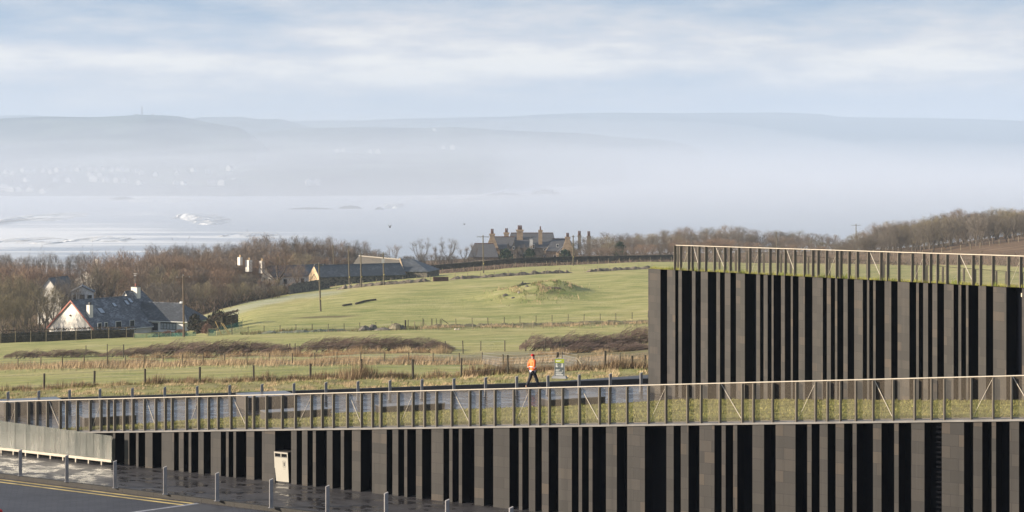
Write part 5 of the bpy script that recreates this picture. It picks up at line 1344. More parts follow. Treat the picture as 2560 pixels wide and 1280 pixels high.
def gable_block(root, w_, l_, hw, hr, wall, roof, eave=.3, gmat=None, y0=0.0, hipb=0.0, hipf=0.0, names=('wall', 'roof'), over=.25, ridge=True):
    "block with its near gable on y=y0, width along x (0..w), ridge along y; hipb/hipf cut the ridge for hips"
    y1 = y0 + l_; cx = w_/2
    m = MB()
    z0 = -1.5
    m.add([(0,y0,z0),(w_,y0,z0),(w_,y1,z0),(0,y1,z0),(0,y0,hw),(w_,y0,hw),(w_,y1,hw),(0,y1,hw),(cx,y0+hipf,hw+hr),(cx,y1-hipb,hw+hr)],
          [(1,2,6,5),(3,0,4,7)], 0)
    gm = 1 if gmat else 0
    m.add([(0,y0,z0),(w_,y0,z0),(w_,y0,hw),(cx,y0+.0,hw+(hr if not hipf else 0)),(0,y0,hw)], [(0,1,2,3,4)], gm)
    m.add([(0,y1,z0),(w_,y1,z0),(w_,y1,hw),(cx,y1,hw+(hr if not hipb else 0)),(0,y1,hw)], [(4,3,2,1,0)], gm)
    wl = m.build(names[0], [wall] + ([gmat] if gmat else []), root)
    sl = hr/cx; e = eave; th = .12
    zl = hw - sl*e
    ra = Vector((cx, y0 - (over if not hipf else -hipf), hw + hr + .02)); rb = Vector((cx, y1 + (over if not hipb else -hipb), hw + hr + .02))
    fa = y0 - over; fb = y1 + over
    m = MB(); up = Vector((0, 0, th))
    for sgn in (0, 1):
        xe = -e if sgn == 0 else w_ + e
        q = [Vector((xe, fa, zl + .02)), Vector((xe, fb, zl + .02)), rb, ra]
        m.hexa(q, [v + up for v in q])
    if hipf: q = [Vector((-e, fa, zl + .02)), Vector((w_ + e, fa, zl + .02)), ra]; m.hexa(q, [v + up for v in q])
    if hipb: q = [Vector((w_ + e, fb, zl + .02)), Vector((-e, fb, zl + .02)), rb]; m.hexa(q, [v + up for v in q])
    rf_ = m.build(names[1], roof, root)
    if ridge: MB().tube(ra + up, rb + up, .09, .09, 6).build('ridge', roof, rf_)
    return wl, rf_
def window(parent, face, u, z, w_, h, frame=M_FRAME, glass=M_WIN, d=.04):
    "face: (origin, direction, outward) plan vectors"
    o, ud, n_ = face; c = o + ud*u
    f = MB().obox(Vector((c.x, c.y, z + h/2)) + n_*.02, ud*(w_/2 + .07), n_*d, (0, 0, h/2 + .07)).build('window', frame, parent)
    MB().obox(Vector((c.x, c.y, z + h/2)) + n_*.045, ud*(w_/2), n_*.03, (0, 0, h/2)).build('pane', glass, f)
    return f
V = Vector
# ---- white bungalow
hz0 = W(118, 820, 333); gx = V((.80, -.60, 0)); bw_ = 11.2
base_z = -18.3
ctr = W(179, 820, 330); org = V((ctr.x, ctr.y, 0)) - gx*bw_/2
bung = thing('bungalow', 'white rendered bungalow with slate roof, skylights and a lit gable', 'house', (org.x, org.y, base_z), math.atan2(gx.y, gx.x))
ZG = base_z
def rel(y, Y): return HC - (y - HZ)/F*Y - ZG
he = rel(819, 331); hrid = rel(753, 330) - he
wl, rf_ = gable_block(bung, bw_, 12.6, he, hrid, M_WHITE2, M_SL, .35, None)
m = MB()
for sgn in (0, 1):
    xe = -.42 if sgn == 0 else bw_ + .42; sl_ = hrid/(bw_/2); zl = he - sl_*.42
    a = V((xe, -.27, zl)); b = V((bw_/2, -.27, he + hrid)); q = [a, b, b + V((0, .04, 0)), a + V((0, .04, 0))]; m.hexa([v - V((0, 0, .12)) for v in q], [v + V((0, 0, .20)) for v in q])
m.build('bargeboard', M_BARGE, rf_)
for lx, ly0, ly1 in ((bw_ + .40, -.2, 12.7), (-.40, -.2, 12.7)): MB().tube((lx, ly0, he - .33), (lx, ly1, he - .33), .07, .07, 6).build('gutter', M_FRAME, rf_)
MB().box(bw_*.40, bw_*.62, -.06, -.005, .6, he - .55 - .9).build('garage_door', M_DKF, bung)
MB().tube((bw_*.48, -.05, he + 2.1), (bw_*.48, -.22, he + 2.1), .16, .12, 8).build('wall_lamp', M_POT, bung)
def roofpt(f, ly): # f 0 at ridge..1 at eave on the right slope
    return V((bw_/2 + f*bw_/2, ly, he + hrid*(1 - f) + .14))
sl_n = V((hrid, 0, bw_/2)).normalized(); sl_d = V((bw_/2, 0, -hrid)).normalized()
for f, ly, ww, hh in ((.42, 4.3, .55, .70), (.26, 8.0, .40, .55), (.22, 11.0, .38, .62), (.16, 12.1, .38, .62)):
    c = roofpt(f, ly); s_ = MB().obox(c, sl_d*hh, V((0, ww, 0)), sl_n*.06).build('skylight', M_DKF, rf_)
    MB().obox(c + sl_n*.05, sl_d*(hh - .1), V((0, ww - .1, 0)), sl_n*.03).build('glass', M_SKYL, bung)
c = roofpt(.55, 1.2); ch = MB().box(c.x - .38, c.x + .38, .85, 1.6, c.z - .9, c.z + 1.75).build('chimney', M_WHITE2, bung)
MB().box(c.x - .2, c.x + .2, 1.05, 1.4, c.z + 1.755, c.z + 2.2).build('pot', M_DKF, ch)
# taller rear part
m_r = gable_block(bung, 9.0, 6.2, he + .2, hrid + .55, M_WHITE2, M_SL, .35, y0=12.9, hipb=2.6)
c = V((4.9, 15.0, he + hrid + .6)); ch = MB().box(c.x - .75, c.x + .75, 14.4, 15.2, c.z - 1.6, c.z + .95).build('chimney', M_WHITE2, bung)
MB().box(c.x - .82, c.x + .82, 14.33, 15.27, c.z + .955, c.z + 1.05).build('cap', M_DKF, ch); MB().tube((c.x, 14.8, c.z + 1.05), (c.x, 14.8, c.z + 1.55), .16, .13, 8).build('pot', M_BARGE, ch)
m = MB(); m.tube((c.x - .2, 14.8, c.z + 1.0), (c.x - .2, 14.8, c.z + 3.4), .03, .02, 5); m.box(c.x - .6, c.x + .4, 14.78, 14.82, c.z + 3.2, c.z + 3.24); m.box(c.x - .5, c.x + .2, 14.78, 14.82, c.z + 2.9, c.z + 2.94); m.build('aerial', M_INS, ch)
# front windows along the long side
fc = (V((bw_, 0, 0)), V((0, 1, 0)), V((1, 0, 0)))
for u, ww in ((1.1, .7), (2.5, .5), (5.2, 1.1), (8.2, .9)): window(bung, fc, u, 1.05 + .6, ww, 1.15, M_FRAME)
# wing crossing to the right, eaves level to the viewer
inv = Matrix.Rotation(-math.atan2(gx.y, gx.x), 4, 'Z')
def lc(p): q = inv @ (p - V((org.x, org.y, base_z))); return q
wa = lc(W(338, 804, 338)); wb = lc(W(468, 803, 334)); ez = (wa.z + wb.z)/2; wa.z = wb.z = ez
ud = (wb - wa).normalized(); nn = V((-ud.y, ud.x, 0)); dp = 7.0
ridz = ez + 2.75
m = MB(); A, Bq = wa - ud*1.5, wb - ud*.9
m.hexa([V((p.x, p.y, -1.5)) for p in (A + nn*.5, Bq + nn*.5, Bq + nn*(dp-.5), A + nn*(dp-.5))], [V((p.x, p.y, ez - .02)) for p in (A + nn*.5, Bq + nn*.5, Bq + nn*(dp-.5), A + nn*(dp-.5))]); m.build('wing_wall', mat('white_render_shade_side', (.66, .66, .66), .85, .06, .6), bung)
r0 = wa + nn*dp/2 - ud*2.2; r1 = wb + nn*dp/2 - ud*3.3; r0.z = r1.z = ridz
e0, e1, e2, e3 = wa - ud*2.0, wb, wb + nn*dp, wa - ud*2.0 + nn*dp
m = MB(); up = V((0, 0, .12))
for q in ([e0, e1, r1, r0], [e2, e3, r0, r1], [e1, e2, r1]): m.hexa(q, [v + up for v in q])
rw_ = m.build('wing_roof', slate_mat('plain_slate', (.030, .034, .042), .25), bung); MB().tube(r0 + up, r1 + up, .09, .09, 6).build('ridge', M_SL, rw_); MB().tube(e0 + V((0, -.0, -.02)), e1, .07, .07, 6).build('gutter', M_FRAME, rw_)
MB().tube(r1 + up, r1 + up + V((0, 0, .30)), .35, .30, 8).build('vent', M_FRAME, rw_)
wf = (wa + nn*.5, ud, -nn); wf = (V((wf[0].x, wf[0].y, 0)), V((ud.x, ud.y, 0)), V((-nn.x, -nn.y, 0)))
WLn = (wb - wa).length
for u, ww, zz, hh in ((.5, .7, 1.2, 1.1), (3.7, 1.1, 1.05, 1.3)): window(bung, wf, u, ez - 1.55 - .05, ww, 1.25, M_FRAME)
dr = MB().obox(wf[0] + wf[1]*1.9 + wf[2]*.03 + V((0, 0, ez - 1.35)), wf[1]*.85, wf[2]*.04, (0, 0, 1.25)).build('porch_door', M_DKF, bung)
MB().obox(wf[0] + wf[1]*2.0 + wf[2]*.085 + V((0, 0, ez - 1.0)), wf[1]*.62, wf[2]*.012, (0, 0, .7)).build('pane', M_WIN, dr)
cs = MB().obox(wf[0] + wf[1]*6.3 + wf[2]*.05 + V((0, 0, ez - .75)), wf[1]*1.55, wf[2]*.05, (0, 0, .62)).build('sun_room', M_DKF, bung)
for i in range(5): MB().obox(wf[0] + wf[1]*(5.05 + .62*i) + wf[2]*.11 + V((0, 0, ez - .80)), wf[1]*.26, wf[2]*.015, (0, 0, .45)).build('pane', mat('pale_pane', (.30, .33, .36), .15), cs)
MB().obox(wf[0] + wf[1]*1.0 + wf[2]*1.1 + V((0, 0, ez - 2.2)), wf[1]*2.0, wf[2]*.14, (0, 0, .45)).build('terrace_wall', M_WHITE2, bung)

# ---- white gabled house half hidden by branches, and its neighbours
def simple_house(label, xc, yc_eave, Y, w_, l_, hw, hr, gdir, wall, roof, wins=True, name='house'):
    c = W(xc, yc_eave, Y); g = V((gdir[0], gdir[1], 0)).normalized(); o = V((c.x, c.y, 0)) - g*w_/2
    r_ = thing(name, label, 'house', (o.x, o.y, c.z - hw), math.atan2(g.y, g.x))
    gable_block(r_, w_, l_, hw, hr, wall, roof, .25)
    if wins:
        f = (V((0, 0, 0)), V((1, 0, 0)), V((0, -1, 0)))
        window(r_, f, w_*.3, hw - 1.7, .8, 1.1); window(r_, f, w_*.7, hw - 1.7, .8, 1.1)
        f = (V((w_, 0, 0)), V((0, 1, 0)), V((1, 0, 0)))
        for k in range(3): window(r_, f, l_*(.2 + .3*k), hw - 1.7, .8, 1.1)
    return r_
simple_house('tall white gabled house half hidden behind bare branches', 123, 735, 382, 5.0, 7, 4.6, 2.9, (.96, -.28), M_WHITE2, M_SLB)
ph = simple_house('small white house with a gabled porch behind the bungalow ridge', 206, 731, 366, 4.0, 4.5, 1.7, 1.05, (.98, .2), mat('cool_white_render', (.60, .60, .60), .85, .06, .6), M_SLB, False)
f = (V((0, 0, 0)), V((1, 0, 0)), V((0, -1, 0)))
window(ph, f, .6, .4, .5, .9); window(ph, f, 3.3, .5, .8, .7)
MB().box(1.5, 2.4, -.10, -.01, 0, 1.3).build('door', M_DKF, ph)
h3 = simple_house('long white house with three tall chimneys among the trees', 668, 690, 432, 6.0, 14, 2.6, 2.0, (.55, -.84), M_WHITE2, M_SLB)
for i, (x, yt, yb, wpx) in enumerate([(600, 643, 660, 13), (622, 650, 676, 18), (655, 652, 680, 16)]):
    q = W(x, yt, 428); b = W(x, yb + 3, 428); wv = wpx*428/F/2.6
    o = MB().box(-wv, wv, -wv*.8, wv*.8, 0, q.z - b.z).build('chimney', M_WHITE2); o.parent = h3
    o.matrix_world = Matrix.Translation(b); o.matrix_parent_inverse = (Matrix.Translation(h3.location) @ Matrix.Rotation(h3.rotation_euler.z, 4, 'Z')).inverted()
    o.matrix_basis = Matrix.Translation(b) @ Matrix.Rotation(-.75, 4, 'Z')
    MB().tube((-.2*wv, 0, q.z - b.z), (-.2*wv, 0, q.z - b.z + .55), .14, .11, 8).tube((.45*wv, 0, q.z - b.z), (.45*wv, 0, q.z - b.z + .5), .14, .11, 8).build('pot', mat('buff_pot', (.45, .33, .2)), o)
h4 = simple_house('low house with a reddish roof and one white chimney behind the trees', 215, 697, 455, 6, 9, 2.5, 1.8, (.9, -.4), M_WHITE2, mat('dull_red_roof', (.12, .085, .085), .8, .2), False)
MB().box(4.0, 4.8, 2, 2.8, 3.0, 6.9).build('chimney', M_WHITE2, h4)

# ---- stone barn
g = V((.46, -.888, 0)); gc = W(785, 691, 414); wb_ = 5.8; o = V((gc.x, gc.y, 0)) - g*wb_/2
barn = thing('stone_barn', 'long low stone barn with a sunlit gable and slate roof', 'barn', (o.x, o.y, gc.z - 2.2), math.atan2(g.y, g.x))
gable_block(barn, wb_, 19.6, 2.2, 2.15, M_RUB, M_SLB, .2, M_GABLE, over=.05)
m = MB(); 
for sgn in (-1, 1):
    a = V((wb_/2 + .1, -.04, 2.75)); b = V((wb_/2 + .1 + sgn*1.5, -.04, 1.75)); m.hexa([a + V((0,-.03,-.12)), b + V((0,-.03,-.12)), b + V((0,.03,-.12)), a + V((0,.03,-.12))], [a + V((0,-.03,.03)), b + V((0,-.03,.03)), b + V((0,.03,.03)), a + V((0,.03,.03))])
m.build('old_roof_scar', M_RUB, barn)
g2 = W(1005, 683, 424)
q = lambda x, y, Y: W(x, y, Y)
b2 = thing('stone_barn', 'hipped stone barn joined to the right end of the long barn', 'barn', (0, 0, 0))
e_l, e_r = q(1014, 682, 422), q(1068, 678, 421); bl_, br_ = q(1014, 706, 422), q(1068, 700, 421); off = V((2.2, 8.5, 0))
zt = (e_l.z + e_r.z)/2
m = MB().hexa([V((p.x, p.y, -17)) for p in (e_l, e_r, e_r + off, e_l + off)], [V((p.x, p.y, zt - .02)) for p in (e_l, e_r, e_r + off, e_l + off)]); m.build('wall', M_RUB, b2)
r0, r1 = q(1001, 648, 427), q(1030, 649, 427); r1.z = r0.z
ex = V((.25, -.2, 0)); E = [V((e_l.x - .3, e_l.y - .25, zt)), V((e_r.x + .3, e_r.y - .25, zt)), V((e_r.x + off.x + .3, e_r.y + off.y + .25, zt)), V((e_l.x + off.x - .3, e_l.y + off.y + .25, zt))]
m = MB(); up = V((0, 0, .12))
for fq in ([E[0], E[1], r1, r0], [E[1], E[2], r1], [E[2], E[3], r0, r1]): m.hexa(fq, [v + up for v in fq])
m.build('roof', M_SLB, b2)
MB().hexa([E[0] - V((.25, 0, 0)), E[0], r0, r0 - V((.25, 0, 0))], [v + V((0, 0, .22)) for v in (E[0] - V((.25, 0, 0)), E[0], r0, r0 - V((.25, 0, 0)))]).build('parapet', M_GABLE, b2)
b3 = thing('stone_barn', 'higher tan roofed building rising behind the long barn', 'barn', (0, 0, 0))
a0, a1 = q(876, 666, 446), q(1003, 664, 442); t0, t1 = q(897, 641, 450), q(998, 650, 447)
dn = V((.6, 9, 0)); zlo = min(a0.z, a1.z) - .4
a0.z = a1.z = zlo
m = MB().hexa([V((p.x, p.y, -17)) for p in (a0 + V((.3,.3,0)), a1 + V((-.3,.3,0)), a1 + dn - V((.3,.3,0)), a0 + dn + V((.3,-.3,0)))], [V((p.x, p.y, zlo - .02)) for p in (a0 + V((.3,.3,0)), a1 + V((-.3,.3,0)), a1 + dn - V((.3,.3,0)), a0 + dn + V((.3,-.3,0)))]); m.build('wall', M_RUB, b3)
m = MB()
for fq in ([a0, a1, t1, t0], [a0 + dn, a0, t0], [a1 + dn, a0 + dn, t0, t1], [a1, a1 + dn, t1]): m.hexa(fq, [v + up for v in fq])
rt3 = m.build('roof', M_TANR, b3); MB().tube(t0 + up, t1 + up, .16, .16, 6).build('ridge', M_RAIL, rt3)
# ruined wall left of the barn gable
P = [(722, 384), (752, 390), (790, 396), (824, 400)]
m = MB(); pr = [G(x, Y) for x, Y in P]; rows = []
for i in range(25):
    t = i/24*3; k = min(2, int(t)); c = pr[k].lerp(pr[k+1], t - k); h = 2.0 + .35*nz(i*.8, 1) - (.4 if i < 2 else 0)
    rows.append([(c.x, c.y - .35, c.z - .5), (c.x + .03*nz(i, 2), c.y - .30, c.z + h*.6), (c.x, c.y - .22, c.z + h), (c.x, c.y + .22, c.z + h*.98), (c.x, c.y + .35, c.z - .5)])
m.grid(rows); m.poly(rows[0]); m.poly(list(reversed(rows[-1])))
tag(m.build('stone_wall', M_RUB), 'old ivy darkened stone wall left of the barn gable', 'wall')

# ---- mansion
MY = 605.0
mans = thing('mansion', 'sandstone mansion with steep slate roofs and many tall chimneys', 'house', (0, 0, 0))
def blk(xl, xr, y_eave, y_ridge, Y, ridge_xl, ridge_xr, deep, wall, roof, ybase=656):
    a, b = W(xl, y_eave, Y), W(xr, y_eave, Y); ra, rb = W(ridge_xl, y_ridge, Y + deep/2), W(ridge_xr, y_ridge, Y + deep/2); ra.z = rb.z = HC - (y_ridge - HZ)/F*Y
    dd = V((0, deep, 0)); zb = HC - (ybase - HZ)/F*Y - 3
    m = MB().hexa([V((p.x, p.y, zb)) for p in (a, b, b + dd, a + dd)], [p.copy() for p in (a, b, b + dd, a + dd)])
    m.add([a, a + dd, ra, b, b + dd, rb], [(0, 2, 1), (3, 4, 5)])
    w_ = m.build('wall', wall, mans)
    o_ = V((0, -.35, -.2)); m = MB(); up = V((0, 0, .2))
    for fq in ([a + o_, b + o_, rb, ra], [b + dd - o_*V((1,1,-1)), a + dd - o_*V((1,1,-1)), ra, rb]): m.hexa(fq, [v + up for v in fq])
    r_ = m.build('roof', roof, mans); MB().tube(ra + up, rb + up, .16, .16, 6).build('ridge', M_POT, r_)
    return w_, r_
blk(1268, 1392, 619, 586, MY, 1277, 1383, 12, M_SANDD, M_SLM)
blk(1218, 1286, 622, 595, MY - 3, 1234, 1286, 9, M_SAND, M_SLM)
blk(1365, 1440, 627, 600, MY - 4, 1381, 1424, 8, M_SANDD, M_SLM)
def gab(xa, xb, xm, y_e, y_a, Y, deep, wall, ybase=656):
    a, b, c = W(xa, y_e, Y), W(xb, y_e, Y), W(xm, y_a, Y); zb = HC - (ybase - HZ)/F*Y - 3
    m = MB().prism([V((a.x, Y, zb)), V((b.x, Y, zb)), b, c, a], (0, deep, 0)); m.build('gable', wall, mans)
    m = MB(); up = V((0, -.25, .12))
    for p_, q_ in ((a, c), (c, b)):
        qd = [p_ + V((0, -.2, .03)), q_ + V((0, -.2, .03)), q_ + V((0, deep, .03)), p_ + V((0, deep, .03))]; m.hexa(qd, [v + V((0, 0, .18)) for v in qd])
    m.build('gable_roof', M_SLM, mans)
gab(1392, 1446, 1417, 632, 611, MY - 7, 6, M_SAND)
gab(1264, 1278, 1270, 632, 607, MY - 6.5, 4, M_SANDD)
gab(1277, 1291, 1284, 628, 606, MY - 6.5, 4, M_SANDD)
gab(1210, 1254, 1231, 630, 604, MY - 5, 3, M_SAND)
blk(1170, 1246, 642, 612, MY - 25, 1186, 1234, 8, M_SANDD, M_SLM, 662)
def chim(xc, yb, yt, wpx, Y, pots, ypot, mt=M_SAND, flare=0):
    s_ = Y/F; b = W(xc, yb + 14, Y); t = W(xc, yt, Y); h = t.z - b.z; w_ = wpx*s_/2; d_ = w_*.75
    m = MB(); m.box(-w_*.84, w_*.84, -d_, d_, 0, h - .55); c = m.build('chimney', mt, mans); c.location = b
    MB().box(-w_*1.05, w_*1.05, -d_*1.15, d_*1.15, h - .55, h).build('cap', mt, c)
    if flare: MB().hexa([V((x, y, 0)) for x, y in ((-w_*2.2, -d_), (w_*2.2, -d_), (w_*2.2, d_), (-w_*2.2, d_))], [V((x, y, 3.2)) for x, y in ((-w_*.8, -d_*.98), (w_*.8, -d_*.98), (w_*.8, d_*.98), (-w_*.8, d_*.98))]).build('shoulder', mt, c)
    hp = (yt - ypot)*s_
    for i in range(pots):
        x = (i - (pots-1)/2)*(3.6*s_); MB().tube((x, 0, h), (x, 0, h + hp), .24, .18, 8).build('pot', M_POT, c)
chim(1230.5, 606, 584, 14, MY - 6, 2, 572, flare=1); chim(1266, 594, 581, 14, MY + 3, 2, 570.5); chim(1299.5, 586, 574, 18, MY, 3, 563); chim(1351, 597, 575, 11, MY - 1, 1, 565.5)
chim(1419, 612, 592, 13, MY - 8, 2, 582, flare=1); chim(1448.5, 612, 588, 9, MY + 6, 2, 577, M_SANDD); chim(1472, 614, 590, 11, MY + 8, 2, 578, M_SANDD)
def mwin(x, y, wpx, hpx, Y):
    s_ = Y/F; c = W(x, y, Y); f = MB().box(c.x - wpx*s_/2, c.x + wpx*s_/2, Y - .08, Y + .05, c.z - hpx*s_/2, c.z + hpx*s_/2).build('window', M_FRAME, mans)
    k = .28; MB().box(c.x - wpx*s_/2*(1-k), c.x + wpx*s_/2*(1-k), Y - .11, Y - .082, c.z - hpx*s_/2*(1-k), c.z + hpx*s_/2*(1-k)).build('pane', M_WIN, f)
for x, y, a, b, Y in ((1394, 614, 6, 8, MY - 6.2), (1361, 643, 6, 7, MY - .3), (1361, 624, 6, 4, MY - .3), (1387, 641, 8, 8, MY - 4.2), (1403, 628, 6, 7, MY - 7.2), (1416, 639, 7, 4, MY - 7.2), (1334, 636, 6, 8, MY - .3), (1310, 636, 6, 8, MY - .3), (1284, 620, 4, 8, MY - 6.8), (1334, 616, 5, 12, MY - .3)): mwin(x, y, a, b, Y)
gab(1324, 1332, 1328, 597, 593, MY - .5, 2, M_FRAME, 599)
# ================================================================ sea and far coast
SEA = -50.0
def sea_mat():
    m, nt, b = nodes('sea_water'); v = coords(nt)
    w1 = noise(nt, coords(nt, (.012, .05, 1)), 1.0, 6, .6); w2 = noise(nt, coords(nt, (.004, .022, 1)), 1.0, 5, .6); big = noise(nt, coords(nt, (.0011, .0030, 1), ), 1.0, 4, .55)
    sx = nt.nodes.new('ShaderNodeSeparateXYZ'); L(nt, v, sx.inputs[0])
    # white water inside the bay: near shore on the left, thinning out to sea on the right
    left = mth(nt, 'MINIMUM', 1.0, mth(nt, 'MAXIMUM', 0.0, mth(nt, 'MULTIPLY_ADD', sx.outputs['X'], -1/420.0, .05)))
    near = mth(nt, 'MINIMUM', 1.0, mth(nt, 'MAXIMUM', 0.0, mth(nt, 'MULTIPLY_ADD', sx.outputs['Y'], -1/1500.0, 2.0)))
    mask = mth(nt, 'MULTIPLY', left, near)
    th = mth(nt, 'MULTIPLY_ADD', mask, -.34, .69)
    foam = mth(nt, 'MINIMUM', 1.0, mth(nt, 'MAXIMUM', 0.0, mth(nt, 'MULTIPLY', mth(nt, 'SUBTRACT', mth(nt, 'ADD', mth(nt, 'MULTIPLY', w2, .6), mth(nt, 'MULTIPLY', big, .4)), th), 9.0)))
    c = mixc(nt, foam, (.34, .37, .41), (.70, .70, .70))
    L(nt, c, b.inputs['Base Color']); L(nt, mth(nt, 'MULTIPLY_ADD', foam, .4, .35), b.inputs['Roughness'])
    bump(nt, b, mth(nt, 'ADD', mth(nt, 'MULTIPLY', w1, .5), w2), .35, 6.0)
    return m
rows = []
for Y in [620 + 40*i for i in range(60)] + [3040 + 300*i for i in range(20)] + [8990]:
    rows.append([(X_, Y, SEA + (1.0*nz(X_*.006, Y*.02) if Y < 3000 else 0)) for X_ in [-5200 + 130*i for i in range(81)]])
struct(MB().grid(rows).build('sea', sea_mat(), smooth=True), 'pale misty sea with surf in the bay')
def foam_mat():
    m, nt, b = nodes('white_surf'); f = noise(nt, coords(nt, (.05, .012, .3)), 1.0, 6, .7)
    b.inputs['Base Color'].default_value = (.74, .74, .73, 1); b.inputs['Roughness'].default_value = .9
    tr = nt.nodes.new('ShaderNodeBsdfTransparent'); mx = nt.nodes.new('ShaderNodeMixShader')
    L(nt, mth(nt, 'MINIMUM', 1.0, mth(nt, 'MAXIMUM', 0.0, mth(nt, 'MULTIPLY', mth(nt, 'SUBTRACT', f, .42), 5.0))), mx.inputs[0])
    L(nt, tr.outputs[0], mx.inputs[1]); L(nt, b.outputs[0], mx.inputs[2]); L(nt, mx.outputs[0], nt.nodes['Material Output'].inputs['Surface']); return m
M_FOAM = foam_mat()
def breaker(label, pts, hgt, dep, seed):
    "pts of (photo column, row): crest line of a breaking wave lying on the sea; a curling front with white water behind it"
    P = []
    for (x, y), (x2, y2) in zip(pts, pts[1:]):
        for i in range(10): P.append(onz(lerp(x, x2, i/10), lerp(y, y2, i/10), SEA))
    P.append(onz(pts[-1][0], pts[-1][1], SEA)); rows = []
    for i, c in enumerate(P):
        e = math.sin(math.pi*i/(len(P)-1))**.6; k = .45*e*(1 + .8*nz(i*.45, seed)); row = []
        for j, (dy, z) in enumerate(((-.30, -.3), (-.22, .35), (-.10, .85), (.0, 1.0), (.10, .85), (.3, .55), (.65, .25), (1.0, -.1))):
            row.append((c.x + 5*nz(i*.7, j, seed), c.y + dy*dep*(.4 + .6*e), SEA + max(-.5, z*hgt*k + (.35*nz(i*1.3, j*1.7, seed) if 0 < j < 7 else 0))))
        rows.append(row)
    o = MB().grid(rows).build('breaking_wave', M_FOAM, smooth=True); return stuff(o, label, 'wave')
breaker('big white breaker curling in the middle of the bay', [(436, 546), (462, 541), (490, 549), (515, 558), (545, 562)], 9, 170, 1)
breaker('broad white breaker at the left edge of the bay', [(-60, 562), (0, 560), (40, 548), (90, 545), (150, 552)], 6, 260, 2)
breaker('line of surf below the wooded shore on the left', [(150, 605), (210, 600), (260, 601), (320, 604)], 3, 90, 3)
breaker('low surf line near the left shore', [(-40, 607), (20, 603), (90, 606), (140, 610)], 3, 90, 4)
breaker('surf running along the dome of the wood', [(545, 592), (580, 588), (640, 590), (700, 588)], 3, 80, 5)
breaker('small breaker beyond the rocks in the middle of the bay', [(940, 524), (962, 519), (985, 518), (1000, 520)], 6, 240, 6)
breaker('long white surf line off the far rocky shore', [(1000, 499), (1100, 497), (1200, 496), (1300, 491), (1400, 488), (1470, 483)], 3.5, 420, 7)
breaker('surf line below the foot of the far cliff', [(1440, 480), (1500, 468), (1550, 462), (1590, 456)], 3, 500, 8)
breaker('faint white line of swell far out on the right', [(1720, 413), (1800, 411), (1950, 410), (2090, 409)], 5, 900, 9)
breaker('surf line in front of the misty town shore', [(190, 496), (260, 498), (330, 499), (400, 505), (520, 503)], 3, 300, 10)
M_REEF = mat('dark_reef', (.06, .06, .055), .8, .3, .2, .3)
def reef(x0, x1, y, h, label):
    a = onz(x0, y, SEA); b = onz(x1, y, SEA); rows = []
    for i in range(25):
        t = i/24; e = math.sin(math.pi*t)**.7; c = a.lerp(b, t)
        rows.append([(c.x, c.y + dy*(b.x - a.x)*.12, SEA + max(-.6, h*e*zz*(1 + .6*nz(i*.6, x0)) - .2)) for dy, zz in ((-1, -.4), (-.5, .6), (0, 1), (.5, .6), (1, -.4))])
    tag(MB().grid(rows).build('reef', M_REEF), label, 'rock')
reef(270, 345, 500, 5, 'low reef in the misty water before the town'); reef(845, 907, 521, 3.5, 'small dark reef left of the small breaker'); reef(936, 960, 524, 3, 'tiny reef at the foot of the small breaker'); reef(715, 840, 523, 2.2, 'thin low reef awash in the middle of the bay')
reef(1210, 1312, 489, 5, 'long low reef off the far shore'); reef(1325, 1402, 487, 9, 'humped reef right of the long low one')

def land_mat(name, dark, light, scale=.004, hedge=.6):
    m, nt, b = nodes(name); v = coords(nt)
    vo = N(nt, 'ShaderNodeTexVoronoi', Scale=scale*1.6); L(nt, v, vo.inputs['Vector']); sp = nt.nodes.new('ShaderNodeSeparateColor'); L(nt, vo.outputs['Color'], sp.inputs[0])
    f = noise(nt, coords(nt, (1, .5, 1)), scale*1.3, 5, .6)
    c = mixc(nt, sp.outputs[0], dark, light); c = mixc(nt, mth(nt, 'MINIMUM', 1.0, mth(nt, 'MAXIMUM', 0.0, mth(nt, 'MULTIPLY', mth(nt, 'SUBTRACT', f, .48), 8.0))), c, [x*.45 for x in dark])
    L(nt, c, b.inputs['Base Color']); b.inputs['Roughness'].default_value = 1.0; b.inputs['Specular IOR Level'].default_value = 0
    bump(nt, b, f, .4, 12.0); return m
class Land:
    def __init__(s, name, label, ridge, shoreY, ridgeY, mt, prof, ny=26, step=10, rough=3.0, back=900):
        s.ridge = ridge; s.sh = shoreY; s.rY = ridgeY; s.prof = prof; s.rough = rough; s.seed = len(name)
        xs = [ridge[0][0] + step*i for i in range(int((ridge[-1][0] - ridge[0][0])/step) + 1)]
        rows = []
        for j in range(ny + 1):
            rows.append([(lambda Y: (WX(x, Y), Y, s.z(x, Y)))(lerp(s.shore(x), s.ry(x), j/ny)) for x in xs])
        rows.append([(WX(x, s.ry(x) + back), s.ry(x) + back, SEA - 5) for x in xs])
        struct(MB().grid(rows).build(name, mt, smooth=True), label)
    def shore(s, x): return interp(s.sh, x) if isinstance(s.sh, list) else s.sh
    def ry(s, x): return interp(s.rY, x) if isinstance(s.rY, list) else s.rY
    def z(s, x, Y):
        Ys, Yr = s.shore(x), s.ry(x); t = max(0, min(1, (Y - Ys)/(Yr - Ys))); zr = HC - (interp(s.ridge, x) - HZ)/F*Yr
        X = WX(x, Y); q = interp(s.prof, t)
        return lerp(SEA - 2, zr, q) + s.rough*(nz(X*.004, Y*.003, s.seed)*math.sin(math.pi*min(1, t))*2.2) + (s.rough*.35*nz(X*.02, 5, s.seed))*(t > .3)
    def at(s, x, y):
        best = min((lerp(s.shore(x), s.ry(x), i/160) for i in range(161)), key=lambda Y: abs(HZ + (HC - s.z(x, Y))/Y*F - y))
        return Vector((WX(x, best), best, s.z(x, best)))
M_LA = land_mat('near_coast_fields', (.030, .042, .040), (.085, .105, .065)); M_LB = land_mat('far_hill_moor', (.04, .055, .055), (.07, .085, .075), .0025)
